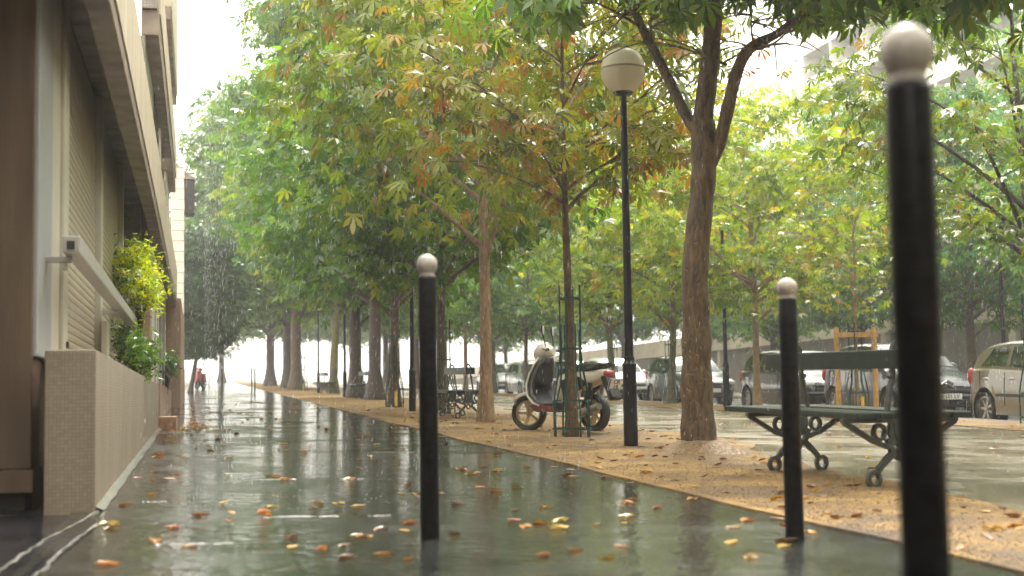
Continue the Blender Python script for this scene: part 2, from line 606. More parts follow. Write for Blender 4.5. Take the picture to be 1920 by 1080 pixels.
# ------------------------------------------------------------------ the ground
def sheet(name, left, right, ys, dz, mat, kind='structure', ny=None, drop=0.12):
    """strip between two wavy edges left(y), right(y), lying dz above the sloping street, with a turned-down edge"""
    b = MB()
    nx = 6
    vs, fs = [], []
    for y in ys:
        a, c = left(y), right(y)
        row = [a] + [a + (c - a) * i / nx for i in range(nx + 1)] + [c]
        for i, x in enumerate(row):
            z = gz(x, y) + dz
            if i == 0 or i == nx + 2:
                z -= drop
            vs.append((x, y, z))
    w = nx + 3
    for j in range(len(ys) - 1):
        for i in range(w - 1):
            fs.append((j * w + i, j * w + i + 1, (j + 1) * w + i + 1, (j + 1) * w + i))
    b.add(vs, fs)
    o = b.build(name, mat, smooth=True)
    tag(o, kind=kind)
    return o

YS = [-12 + 0.5 * i for i in range(124)] + [50 + 2.5 * i for i in range(1, 70)]
def ground_sheet():
    b = MB()
    xs = [-600, -300, -80, -20, 0, 20, 60, 150, 300, 600]
    yy = [-300, -60, -10, 20, 60, 120, 200, 320, 600, 900]
    for y in yy:
        for x in xs:
            b.v.append((x, y, gz(max(-60, min(90, x)), max(-60, min(320, y))) - 0.14))
    n = len(xs)
    for j in range(len(yy) - 1):
        for i in range(n - 1):
            b.f.append((j * n + i, j * n + i + 1, (j + 1) * n + i + 1, (j + 1) * n + i))
    return tag(b.build('ground', 'earth'), kind='structure')
ground_sheet()

wob = lambda y, a, s: a * (math.sin(y * 0.9 + s) * 0.5 + math.sin(y * 2.3 + 2 * s) * 0.3 + math.sin(y * 5.1 + 3 * s) * 0.2)
pav_r = lambda y: 2.80 + 0.008 * max(0, y - 20)
def sand_r(y):
    if y < 7.5:
        return 4.05 + wob(y, 0.18, 1)
    if y < 15.3:
        return 4.05 + (y - 7.5) * 0.21 + wob(y, 0.22, 1)
    return min(5.7 + (y - 15.3) * 0.03, 6.6) + wob(y, 0.25, 1)
sheet('pavement', lambda y: -0.60, pav_r, YS, 0.0, 'pavement')
sheet('driveway', lambda y: -7.0, lambda y: -0.595, [-12, -6, 0, 3, 5, 7.55], -0.012, 'driveway')
sheet('tree_strip', lambda y: pav_r(y) - 0.06 + wob(y, 0.04, 4), sand_r, YS, 0.010, 'sand')
sheet('alley', lambda y: pav_r(y) + 0.8, lambda y: 10.9, YS, 0.0, 'alley')
sheet('kerbside_strip', lambda y: 10.6 + wob(y, 0.25, 2), lambda y: 12.60, YS, 0.012, 'sand')
sheet('road', lambda y: 12.5, lambda y: 20.2, YS, -0.10, 'road', drop=0.03)
sheet('far_pavement', lambda y: 20.35, lambda y: 26.2, YS, 0.0, 'alley')
def joints():
    pav = bpy.data.objects['pavement']
    r = random.Random(31)
    for y, x0, x1 in ((5.82, -0.16, 0.14), (6.86, 0.30, 0.66), (6.84, 0.78, 0.90), (7.80, -0.30, -0.16), (9.35, 0.35, 0.62), (9.33, 0.9, 1.05), (12.6, 1.5, 2.0)):
        pts = []
        n = 14
        for i in range(n + 1):
            x = x0 + (x1 - x0) * i / n
            yy = y + r.uniform(-.006, .006)
            pts.append((x, yy, gz(x, yy) - 0.0052))
        MB().tube(pts, [0.0075 + r.uniform(-.003, .003) for _ in pts], 8).build('joint_glint', 'wet_edge_glint', pav, smooth=True)  # pale convex line shaped to catch the sky as a bright joint
joints()
def kerb(name, x, lab):
    """kerb of separate granite lengths"""
    root = tag(thing(name, (0, 0, 0), None, None), kind='structure')
    me = MB().box(-0.075, 0.075, -0.488, 0.488, -0.16, 0.0).mesh('kerb_stone')
    me.materials.append(MATS['kerbstone'])
    for k in range(60):
        y = 15.5 + k
        o = piece('kerb_stone', me, root, (x, y, gz(x, y) + 0.018), (math.atan(SLOPE_Y), -math.atan(SLOPE_X) * 0, 0))
    return root
kerb('kerb', 12.68, '')

# ------------------------------------------------------------------ left building and its walls
def left_side():
    # low mosaic wall in front of the windows
    w = MB().box(-0.73, -0.49, 7.26, 18.5, -0.2, 0.945).build('garden_wall', 'wall_mosaic', bevel=0.006)
    tag(w, 'low beige mosaic tiled wall running along the left of the pavement', 'wall')
    b = MB()
    for y in np.arange(7.3, 18.4, 0.35):
        e = rng.uniform(0.012, 0.03)
        b.add([(-0.49, y, gz(-.49, y) + 0.022), (-0.49, y + 0.36, gz(-.49, y) + 0.029), (-0.46 + e, y + 0.36, gz(-.46, y) + 0.011), (-0.46 + e * 0.6, y, gz(-.46, y) + 0.004)], [(0, 1, 2, 3)])
    b.build('wet_film_strip', 'wet_edge_glint', w, smooth=True)  # pale strip drawn for the bright wet film at the wall base

    # kerb lines of the gutter that leave the wall corner towards the driveway
    gtr = thing('gutter_kerb', (-0.5, 6.2, gz(-.5, 6.2)), 'wet stone gutter edging curving from the wall corner to the driveway', 'gutter')
    for xs in ([(-0.475, 7.24), (-0.53, 6.7), (-0.60, 6.1), (-0.63, 5.6), (-0.66, 4.9), (-0.72, 3.8)],
               [(-0.45, 7.24), (-0.43, 6.75), (-0.46, 6.3), (-0.49, 5.8), (-0.52, 5.0), (-0.58, 3.8)]):
        fine = [(np.interp(-y, [-q[1] for q in xs], [q[0] for q in xs]) + rng.uniform(-.009, .009), y) for y in np.linspace(7.24, 3.8, 40)]
        MB().tube([(x + 0.5, y - 6.2, gz(x, y) - gz(-.5, 6.2) + 0.001) for x, y in fine], [rng.uniform(.003, .008) for _ in fine], 7).build('edging_strip', 'wet_edge_glint', gtr, smooth=True)

    ys_ = np.linspace(7.2, 3.8, 30)
    la = [-0.475, -0.53, -0.60, -0.63, -0.66, -0.72]
    lb = [-0.45, -0.43, -0.46, -0.49, -0.52, -0.58]
    yy_ = [-7.24, -6.7, -6.1, -5.6, -4.9, -3.8]
    gv, gf = [], []
    for i, y in enumerate(ys_):
        a, b2 = np.interp(-y, yy_, la), np.interp(-y, yy_, lb)
        for k in range(5):
            x = a + (b2 - a) * k / 4
            gv.append((x + 0.5, y - 6.2, gz(x, y) - gz(-.5, 6.2) + 0.003 + (-.006 if k == 2 else 0.0)))
    for i in range(29):
        for k in range(4):
            gf.append((i * 5 + k, i * 5 + k + 1, (i + 1) * 5 + k + 1, (i + 1) * 5 + k))
    MB().add(gv, gf).build('channel_stone', 'driveway', gtr, smooth=True)
    # main building
    B = thing('street_building', (-0.8, 7.5, 0.15), 'beige low building with roller shutters and overhanging concrete balcony on the left', 'building')
    def part(mb, name, mat, **k):
        mb.v = [(x + 0.8, y - 7.5, z - 0.15) for x, y, z in mb.v]
        return mb.build(name, mat, B, **k)
    part(MB().box(-6, -0.815, 7.5, 7.9, 0.36, 3.3), 'pier_wall', 'brown_render', bevel=0.008)
    part(MB().box(-6, -0.80, 7.46, 7.9, 0.245, 0.357), 'plinth', 'brown_render', bevel=0.006)
    part(MB().box(-6, -0.85, 7.56, 7.9, 0.0, 0.243), 'plinth_recess', 'dark_recess')  # near-black colour paints in the shade of the gap under the plinth
    part(MB().box(-6, -0.95, 7.9, 18.9, 0.0, 3.3), 'core_wall', 'brown_render')
    part(MB().box(-0.90, -0.795, 7.52, 8.22, 0.92, 3.28), 'window_post', 'grey_frame', bevel=0.01)
    part(MB().box(-0.90, -0.80, 8.225, 8.72, 0.947, 3.28), 'window_post', 'cream_frame', bevel=0.01)
    part(MB().box(-0.90, -0.775, 8.724, 9.02, 0.947, 3.28), 'window_post', 'cream_frame', bevel=0.012)
    part(MB().box(-0.90, -0.83, 9.02, 9.38, 0.947, 3.28), 'window_post', 'grey_frame', bevel=0.008)
    part(MB().box(-0.90, -0.79, 12.28, 12.48, 0.947, 3.28), 'window_post', 'cream_frame', bevel=0.01)
    part(MB().box(-0.90, -0.79, 15.72, 15.84, 0.947, 3.28), 'window_post', 'cream_frame', bevel=0.01)
    for y0, y1 in ((9.385, 12.275), (12.485, 15.715)):
        sh = part(MB().box(-0.89, -0.855, y0, y1, 0.947, 3.28), 'roller_shutter', 'grey_frame')
        prof = [(-0.0, 0.0), (0.010, 0.006), (0.014, 0.026), (0.010, 0.047), (0, 0.0525)]
        me = MB().prism([(x, z) for x, z in prof], y0, y1, 'xz').mesh('slat')
        me.materials.append(MATS['shutter_slat'])
        for k in range(42):
            piece('slat', me, sh, (-0.855 + 0.8, -7.5, 0.95 + k * 0.0545 - 0.15))
    # horizontal guard rail on brackets
    rl = part(MB().box(-0.70, -0.61, 7.75, 15.0, 1.475, 1.565), 'guard_rail', 'rail_metal', bevel=0.008)
    MB().box(-0.675 + .8, -0.635 + .8, 0.236, 0.249, 1.492 - .15, 1.535 - .15).build('end_cap', 'dark_recess', rl)
    for y in (7.95, 12.38):
        MB().box(-0.80 + .8, -0.66 + .8, y - 7.5 - 0.03, y - 7.5 + 0.03, 1.44 - .15, 1.472 - .15).build('bracket', 'rail_metal', rl, bevel=0.004)
        MB().box(-0.715 + .8, -0.685 + .8, y - 7.5 - 0.04, y - 7.5 + 0.04, 1.40 - .15, 1.437 - .15).build('bracket', 'cream_frame', rl, bevel=0.004)
    for y in (8.9, 12.4, 14.2):
        part(MB().box(-0.785, -0.76, y, y + 0.05, 1.02, 1.06), 'shutter_catch', 'dark_recess', bevel=0.004)
    part(MB().box(-0.79, -0.735, 12.22, 12.52, 0.95, 1.38), 'shutter_motor_box', 'cream_frame', bevel=0.008)
    # balcony beam: underside, drip and pale fascia
    part(MB().box(-0.60, -0.462, 5.2, 31.4, 2.80, 2.93), 'balcony_edge', 'concrete_beam', bevel=0.012)
    part(MB().box(-0.575, -0.452, 5.2, 31.5, 2.934, 3.60), 'balcony_parapet', 'cream_render', bevel=0.008)
    part(MB().box(-6, -0.604, 5.2, 31.4, 3.29, 3.44), 'balcony_slab', 'concrete_beam')
    # recess with tiled side wall, door and return facade
    part(MB().box(-0.99, -0.735, 18.92, 19.3, 0.3, 3.28), 'side_wall', 'grey_mosaic')
    part(MB().box(-0.733, -0.61, 18.96, 19.3, 0.3, 2.35), 'door_jamb', 'pink_render', bevel=0.006)
    part(MB().box(-6, -0.995, 18.92, 39.4, 0.2, 3.28), 'rear_wall', 'pink_render')
    for k, (y0, y1, m) in enumerate(((19.35, 20.2, 'cream_frame'), (20.25, 20.6, 'grey_frame'), (21.4, 21.7, 'cream_frame'), (22.5, 22.7, 'cream_frame'), (24.4, 24.7, 'grey_frame'), (27, 27.3, 'cream_frame'))):
        part(MB().box(-0.75, -0.60, y0, y1, 0.6, 2.79), 'window_post', m, bevel=0.008)
    for y0, y1 in ((20.65, 21.35), (21.75, 22.45), (22.75, 24.35), (24.75, 26.95)):
        part(MB().box(-0.72, -0.69, y0, y1, 0.95, 2.79), 'window_pane', 'window_glass')
    part(MB().box(-0.73, -0.56, 22.2, 31.3, 0.2, 1.02), 'parapet_wall', 'pink_render', bevel=0.008)
    for z in (1.20, 1.34):
        part(MB().tube([(-0.57, 22.6, z), (-0.50, 22.75, z), (-0.50, 26.4, z - 0.02), (-0.57, 26.5, z - 0.02)], 0.022, 8), 'hand_rail', 'black_plastic', smooth=True)
    for y in (23.0, 24.6, 26.2):
        part(MB().box(-0.55, -0.53, y, y + 0.03, 1.0, 1.36), 'rail_post', 'black_plastic')
    part(MB().box(-1.05, -0.37, 31.5, 39.45, 0.3, 3.0), 'end_wall', 'pink_render', bevel=0.01)
    # white block quoin: separate blocks
    q = part(MB().box(-0.73, -0.39, 39.5, 40.3, 0.5, 7.2), 'corner_pier', 'pink_render')
    me = MB().box(-0.172, 0.172, -0.05, 0.4, 0.006, 0.276).mesh('block')
    me.materials.append(MATS['white_block'])
    for k in range(19):
        o = piece('block', me, q, (-0.56 + .8 + rng.uniform(-.006, .006), 39.43 - 7.5 + rng.uniform(-.006, .006), 1.72 - .15 + k * 0.285))
    part(MB().box(-1.0, -0.36, 39.42, 40.3, 0.5, 1.70), 'corner_base', 'pink_render', bevel=0.01)
    # upper storey screen
    part(MB().box(-0.60, -0.42, 15.4, 26.9, 4.62, 4.90), 'upper_beam', 'concrete_beam', bevel=0.01)
    part(MB().box(-0.60, -0.435, 15.35, 15.6, 4.905, 8.5), 'upper_end_wall', 'grey_mosaic')
    part(MB().box(-0.585, -0.405, 15.62, 27, 4.905, 5.50), 'upper_parapet', 'cream_render', bevel=0.008)
    part(MB().box(-0.60, -0.36, 18.6, 24.0, 5.66, 5.82), 'roof_edge', 'concrete_beam', bevel=0.01)
    part(MB().box(-0.58, -0.35, 18.6, 24.05, 5.825, 8.3), 'roof_fascia', 'cream_render', bevel=0.01)
    part(MB().box(-0.62, -0.56, 15.4, 18.3, 3.61, 4.615), 'louvre_panel', 'grey_mosaic')
    part(MB().box(-0.60, -0.545, 18.32, 20.5, 3.61, 4.615), 'upper_window', 'window_glass')
    part(MB().box(-0.60, -0.53, 20.6, 21.0, 3.61, 4.615), 'upper_post', 'cream_frame')
    part(MB().box(-0.60, -0.545, 21.02, 23.2, 3.61, 4.615), 'upper_window', 'window_glass')
    part(MB().box(-0.60, -0.50, 23.25, 24.3, 4.0, 4.3), 'upper_box', 'cream_frame', bevel=0.01)
    part(MB().box(-0.60, -0.53, 24.4, 26.8, 3.61, 4.615), 'upper_wall', 'cream_render')
    # projecting dark shop panel with a small pitched cap at the far corner
    s = thing('hanging_panel', (-0.28, 39.9, 5.9), 'dark speckled panel under a small pitched cap on the far building corner', 'panel')
    MB().box(-0.07, 0.17, -0.35, 0.25, 0.0, 0.93).build('panel_box', 'dark_panel', s, bevel=0.02)
    MB().prism([(-0.22, 0.96), (0.20, 0.96), (0.20, 1.0), (-0.22, 1.24)], -0.4, 0.3, 'xz').build('cap', 'tile_roof', s)
    MB().box(-0.14, -0.075, -0.3, 0.2, 0.05, 0.9).build('mount', 'terracotta', s)
    # brick step
    st = MB().box(-0.50, -0.27, 18.55, 19.6, 0.3, gz(-.4, 18.5) + 0.155).build('brick_step', 'terracotta', bevel=0.012)
    tag(st, 'small terracotta brick step at the end of the low mosaic wall', 'step')
left_side()

# ------------------------------------------------------------------ buildings across the road
def across_road():
    P = thing('podium_building', (26, 70, 0.9), 'long grey podium with pale concrete parapet across the road', 'building')
    MB().box(0.25, 12, -48, 90, -2, 2.75).build('wall', 'podium_wall', P)
    me = MB().box(-0.05, 0.25, 0.02, 2.96, 2.2, 3.1).mesh('parapet_panel')
    me.materials.append(MATS['podium_band'])
    for k in range(46):
        piece('parapet_panel', me, P, (0, -48 + 3 * k, 0))
    me = MB().box(0.0, 0.3, -0.2, 0.2, -2, 2.19).mesh('pilaster')
    me.materials.append(MATS['podium_band'])
    for k in range(16):
        piece('pilaster', me, P, (0.05, -46 + 9 * k, 0))
    me = MB().box(0.1, 0.3, -3.2, 3.2, 0.7, 1.9).mesh('pale_panel')
    me.materials.append(MATS['podium_band'])
    for k in (0, 1, 5, 9):
        piece('pale_panel', me, P, (0.03, -41.5 + 9 * k, 0))
    T = thing('apartment_tower', (40, 66, 1), 'tall white apartment block with stacked balconies seen above the trees', 'building')
    MB().box(0.8, 14, -22, 21, 0, 28).build('wall', 'tower_grey', T)
    fin = MB().box(-0.7, 0.8, -0.12, 0.12, 0, 28.2).mesh('fin')
    fin.materials.append(MATS['tower_white'])
    for k in range(11):
        piece('fin', fin, T, (0, -22 + 4.3 * k, 0))
    par = MB().box(-0.75, -0.62, 0.13, 4.17, -0.15, 0.95).mesh('balcony_parapet')
    par.materials.append(MATS['tower_white'])
    slb = MB().box(-0.61, 0.79, 0.13, 4.17, -0.15, 0.02).mesh('balcony_slab')
    slb.materials.append(MATS['tower_white'])
    win = MB().box(0.70, 0.795, 0.6, 2.4, 0.03, 2.2).mesh('window')
    win.materials.append(MATS['window_glass'])
    for f in range(2, 10):
        for k in range(10):
            y = -22 + 4.3 * k
            piece('balcony_parapet', par, T, (0, y, f * 2.8))
            piece('balcony_slab', slb, T, (0, y, f * 2.8))
            piece('window', win, T, (0, y + rng.choice((0, 1.0)), f * 2.8))
across_road()
def behind():  # unseen houses around the viewer, added to cut light from behind
    for x0, x1, y0, y1, h, lab, m in ((-18, -7.2, -40, 7.4, 12, 'brown apartment house set back behind the driveway', 'brown_render'),
                                      (26.5, 40, -50, 21, 14, 'grey apartment house across the road behind the viewpoint', 'podium_wall'),
                                      (-25, 45, -72, -55, 16, 'beige apartment house closing the street behind the viewpoint', 'pink_render')):
        t = thing('unseen_house', ((x0 + x1) / 2, (y0 + y1) / 2, -1), lab, 'building')
        lx, ly = (x1 - x0) / 2, (y1 - y0) / 2
        MB().box(-lx, lx, -ly, ly, -2, h).build('wall', m, t)
        MB().box(-lx - .3, lx + .3, -ly - .3, ly + .3, h + .003, h + .4).build('cornice', 'cream_render', t)
        me = MB().box(-0.06, 0.06, -0.6, 0.6, 0, 1.6).mesh('window')
        me.materials.append(MATS['window_glass'])
        for f in range(int((h - 1) // 3)):
            if ly > lx:
                for k in range(int(2 * ly // 3) - 1):
                    piece('window', me, t, (lx if x0 < 0 else -lx, -ly + 2.5 + 3 * k, 1.2 + 3 * f + 1))
            else:
                for k in range(int(2 * lx // 3) - 1):
                    piece('window', me, t, (-lx + 2.5 + 3 * k, ly, 1.2 + 3 * f + 1), (0, 0, math.pi / 2))
behind()

# ------------------------------------------------------------------ leaves
def leaf_template(nl, hi=False):
    """palmate chestnut leaf of nl leaflets, petiole at origin, spreading along +y, one unit long"""
    vs, fs = [], []
    for i in range(nl):
        t = (i / (nl - 1) - 0.5) * 2 if nl > 1 else 0
        a = t * R(82 if nl < 6 else 112)
        L = 1.0 - 0.45 * abs(t) ** 1.5
        w = (0.34 if nl < 6 else 0.27) * L
        d = np.array([math.sin(a), math.cos(a), 0])
        s = np.array([math.cos(a), -math.sin(a), 0])
        up = np.array([0, 0, 1.0])
        k = len(vs)
        if hi:
            pts = [(0, 0, 0), (.42, .30, .02), (.72, .5, -.06), (1, 0, -.30), (.72, -.5, -.06), (.42, -.30, .02)]
        else:
            pts = [(0, 0, 0), (.64, .5, -.02), (1, 0, -.28), (.64, -.5, -.02)]
        for f, e, z in pts:
            vs.append(d * f * L + s * e * w + up * (z - 0.06 * abs(e)) * L)
        fs.append(tuple(range(k, k + len(pts))))
    return np.array(vs), np.array(fs)

TONES = {
    'green': [((0.100, 0.211, 0.028), 5), ((0.147, 0.262, 0.032), 4), ((0.059, 0.147, 0.025), 4), ((0.236, 0.294, 0.034), 1)],
    'deep': [((0.059, 0.154, 0.034), 5), ((0.088, 0.186, 0.039), 4), ((0.041, 0.109, 0.030), 3), ((0.153, 0.230, 0.034), 1)],
    'mixed': [((0.165, 0.256, 0.025), 5), ((0.248, 0.320, 0.029), 4), ((0.083, 0.154, 0.023), 3), ((0.330, 0.320, 0.034), 1.2), ((0.307, 0.179, 0.029), 0.4)],
    'autumn': [((0.177, 0.243, 0.025), 5), ((0.248, 0.269, 0.032), 4), ((0.330, 0.205, 0.028), 2), ((0.283, 0.109, 0.023), 1), ((0.083, 0.128, 0.023), 4)],
    'lemon': [((0.566, 0.640, 0.023), 4), ((0.378, 0.486, 0.023), 4), ((0.130, 0.230, 0.023), 3), ((0.708, 0.640, 0.034), 1)],
}

def leaves_mesh(name, pos, size, tone, seed, tmpl, out=None, tilt=28, mat='leaf', droop=26):
    rs = np.random.RandomState(seed)
    n = len(pos)
    tv, tf = tmpl
    if out is None:
        yaw = rs.uniform(0, 2 * math.pi, n)
    else:
        yaw = np.arctan2(-out[:, 0], out[:, 1]) + rs.normal(0, 0.9, n)
    pitch = np.radians(rs.normal(-droop, tilt, n))
    roll = np.radians(rs.normal(0, tilt, n))
    sc = size * rs.uniform(0.45, 1.3, n)
    cy_, sy_ = np.cos(yaw), np.sin(yaw)
    cp, sp = np.cos(pitch), np.sin(pitch)
    cr, sr = np.cos(roll), np.sin(roll)
    Z = np.zeros(n)
    O = np.ones(n)
    Rz = np.stack([np.stack([cy_, -sy_, Z], -1), np.stack([sy_, cy_, Z], -1), np.stack([Z, Z, O], -1)], 1)
    Rx = np.stack([np.stack([O, Z, Z], -1), np.stack([Z, cp, -sp], -1), np.stack([Z, sp, cp], -1)], 1)
    Ry = np.stack([np.stack([cr, Z, sr], -1), np.stack([Z, O, Z], -1), np.stack([-sr, Z, cr], -1)], 1)
    M = Rz @ Rx @ Ry
    V = np.einsum('nij,kj->nki', M, tv) * sc[:, None, None] + pos[:, None, :]
    nv, nf, k = len(tv), len(tf), tf.shape[1]
    verts = V.reshape(-1, 3)
    faces = (tf[None] + (np.arange(n) * nv)[:, None, None]).reshape(-1, k)
    me = bpy.data.meshes.new(name)
    me.vertices.add(len(verts))
    me.vertices.foreach_set('co', verts.astype(np.float32).ravel())
    me.loops.add(faces.size)
    me.loops.foreach_set('vertex_index', faces.astype(np.int32).ravel())
    me.polygons.add(len(faces))
    me.polygons.foreach_set('loop_start', np.arange(len(faces), dtype=np.int32) * k)
    me.polygons.foreach_set('loop_total', np.full(len(faces), k, dtype=np.int32))
    tl = TONES[tone]
    cols = np.array([c for c, _ in tl])
    p = np.array([w for _, w in tl], float)
    ci = rs.choice(len(cols), n, p=p / p.sum())
    c = cols[ci] * rs.uniform(0.75, 1.25, (n, 1))
    rgba = np.ones((n, nv, 4), np.float32)
    rgba[:, :, :3] = c[:, None, :]
    at = me.attributes.new('tone', 'FLOAT_COLOR', 'POINT')
    at.data.foreach_set('color', rgba.ravel())
    me.materials.append(MATS[mat])
    me.update()
    return me

LEAF5 = leaf_template(5)
LEAF7 = leaf_template(7, True)

# ------------------------------------------------------------------ trees
def bezier(a, b, c, n):
    a, b, c = Vector(a), Vector(b), Vector(c)
    return [a * (1 - t) ** 2 + b * 2 * t * (1 - t) + c * t * t for t in [i / (n - 1) for i in range(n)]]

def tree_data(seed, h, base, rx, tr, n_limb, n_leaf, leaf, tone, lean=(0, 0), wig=0.15, ball=0.9, spread=0.42, n_sides=9, tmpl=None, low=1.0, dens=3):
    """trunk with limbs, and a leaf mass gathered in flattened sprays along the limbs"""
    r = random.Random(seed)
    rs = np.random.RandomState(seed)
    top = h * 0.86
    tp, tra = [], []
    ns = 12
    ph = r.uniform(0, 6)
    for i in range(ns + 1):
        t = i / ns
        z = -0.15 + (top + 0.15) * t
        x = lean[0] * t + wig * math.sin(t * 5 + ph) * t
        y = lean[1] * t + wig * math.cos(t * 4 + ph) * t
        rad = tr * ((1 - t) ** 0.75 * 0.86 + 0.10) * (1 + 0.75 * math.exp(-max(z, 0) * 5.5))
        tp.append(Vector((x, y, z)))
        tra.append(rad)
    mb = MB()
    # flare and bulges make the outline uneven
    fine_p, fine_r = [], []
    for i in range(ns):
        for q in range(3):
            t = q / 3
            fine_p.append(tp[i].lerp(tp[i + 1], t))
            fine_r.append((tra[i] * (1 - t) + tra[i + 1] * t) * (1 + 0.05 * math.sin(i * 3.1 + q * 2.2 + ph)))
    fine_p.append(tp[-1])
    fine_r.append(tra[-1])
    mb.tube(fine_p, fine_r, n_sides)
    def trunk_at(z):
        t = min(max((z + 0.15) / (top + 0.15), 0), 1) * ns
        i = min(int(t), ns - 1)
        return tp[i].lerp(tp[i + 1], t - i), tra[i] * (1 - (t - i)) + tra[i + 1] * (t - i)
    pos, out = [], []
    cz = (base + h) / 2
    rz = (h - base) / 2
    tips = []
    for k in range(n_limb):
        # end point inside an egg-shaped crown, low and outer limbs favoured
        u = (k + r.random()) / n_limb
        zz = -0.92 + 1.86 * (u ** low)
        a = k * 2.39996 + r.uniform(-0.5, 0.5)
        rad = rx * math.sqrt(max(0.05, 1 - abs(zz) ** 2.2)) * (0.55 + 0.45 * math.sqrt(r.random())) * (1.0 if zz < 0.2 else 0.92)
        e = Vector((math.cos(a) * rad, math.sin(a) * rad, cz + rz * zz))
        zs = max(base * 0.62, min(e.z - rad * r.uniform(0.35, 0.75), top * 0.97))
        s, rr = trunk_at(zs)
        e += Vector((s.x, s.y, 0))
        mid = s.lerp(e, 0.5) + Vector((0, 0, r.uniform(0.05, 0.18) * rad))
        pts = bezier(s, mid, e, 8)
        r0 = min(rr * 0.62, 0.018 + 0.018 * rad)
        mb.tube(pts, [max(0.007, r0 * (1 - 0.85 * i / 7)) for i in range(8)], 5, cap=False)
        tips.append((pts, rad))
        for q in range(dens):
            b0 = pts[r.randint(3, 6)]
            aa = a + r.uniform(-1.3, 1.3)
            L = rad * r.uniform(0.2, 0.42) + 0.25
            e2 = b0 + Vector((math.cos(aa) * L, math.sin(aa) * L, r.uniform(-0.12, 0.35) * L))
            p2 = bezier(b0, b0.lerp(e2, .5) + Vector((0, 0, .1 * L)), e2, 5)
            mb.tube(p2, [0.013, 0.011, 0.009, 0.007, 0.004], 4, cap=False)
            tips.append((p2, L * 1.6))
    w = np.array([0.4 + l for _, l in tips])
    w /= w.sum()
    idx = rs.choice(len(tips), n_leaf, p=w)
    tt = rs.beta(2.4, 1.0, n_leaf)
    P = np.zeros((n_leaf, 3))
    D = np.zeros((n_leaf, 3))
    arr = [np.array([list(p) for p in pts]) for pts, _ in tips]
    for i in range(n_leaf):
        a = arr[idx[i]]
        f = tt[i] * (len(a) - 1)
        j = min(int(f), len(a) - 2)
        P[i] = a[j] * (1 - (f - j)) + a[j + 1] * (f - j)
        D[i] = a[-1] - a[0]
    off = rs.normal(0, 1, (n_leaf, 3)) * np.array([spread, spread, spread * 0.55])
    P += off * ball
    D += off * 2
    keep = P[:, 2] > base * 0.80
    P, D = P[keep], D[keep]
    lm = leaves_mesh('crown', P, leaf, tone, seed + 99, tmpl or LEAF5, D)
    return mb, lm

def tree_from(name, mb, lm, bark):
    me = mb.mesh('trunk')
    me.materials.append(MATS[bark])
    me.polygons.foreach_set('use_smooth', [True] * len(me.polygons))
    return me, lm

KINDS = {}
def kind(key, bark, **kw):
    mb, lm = tree_data(**kw)
    KINDS[key] = tree_from(key, mb, lm, bark)
# middle-aged street chestnuts
kind('midA', 'bark_pale', seed=11, h=10.5, base=3.3, rx=3.7, tr=0.125, n_limb=34, n_leaf=5600, leaf=0.28, tone='mixed', lean=(0.15, 0))
kind('midB', 'bark_brown', seed=12, h=11.0, base=3.2, rx=3.9, tr=0.14, n_limb=36, n_leaf=5800, leaf=0.29, tone='green', lean=(-0.2, 0.1))
kind('midC', 'bark_moss', seed=13, h=9.5, base=3.1, rx=3.5, tr=0.15, n_limb=34, n_leaf=5600, leaf=0.27, tone='mixed', lean=(0.1, -0.2), wig=0.3)
kind('midD', 'bark_brown', seed=14, h=9.0, base=2.9, rx=3.4, tr=0.12, n_limb=34, n_leaf=5600, leaf=0.28, tone='green', wig=0.2)
# old trees with stout trunks
kind('oldA', 'bark_dark', seed=21, h=17, base=4.0, rx=5.6, tr=0.27, n_limb=52, n_leaf=9500, leaf=0.38, tone='deep', spread=0.6, dens=4)
kind('oldB', 'bark_dark', seed=22, h=16, base=3.6, rx=5.2, tr=0.30, n_limb=50, n_leaf=9500, leaf=0.38, tone='green', spread=0.6, dens=4)
kind('oldC', 'bark_brown', seed=23, h=15, base=3.8, rx=5.0, tr=0.25, n_limb=48, n_leaf=9000, leaf=0.38, tone='deep', spread=0.6, dens=4)
kind('sparse', 'bark_dark', seed=15, h=10.0, base=3.3, rx=4.0, tr=0.14, n_limb=26, n_leaf=3400, leaf=0.23, tone='mixed', wig=0.2, spread=0.36)
kind('young', 'bark_pale', seed=31, h=5.4, base=2.0, rx=1.25, tr=0.045, n_limb=22, n_leaf=1000, leaf=0.15, tone='mixed', wig=0.08, spread=0.25)
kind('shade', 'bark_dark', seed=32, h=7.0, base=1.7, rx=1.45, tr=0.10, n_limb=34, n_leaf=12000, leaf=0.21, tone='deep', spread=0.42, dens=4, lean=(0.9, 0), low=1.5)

def plant(key, x, y, label, rz=0.0, s=1.0, tint=(1, 1, 1), sz=None, group='street trees', name='chestnut_tree', bark=None, dz=0.0):
    tm, lm = KINDS[key]
    t = thing(name, (x, y, gz(x, y) + dz), label, 'tree', group, rz)
    t.scale = (s, s, sz or s)
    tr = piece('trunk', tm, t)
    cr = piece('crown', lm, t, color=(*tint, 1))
    cr['kind'] = 'stuff'
    return t

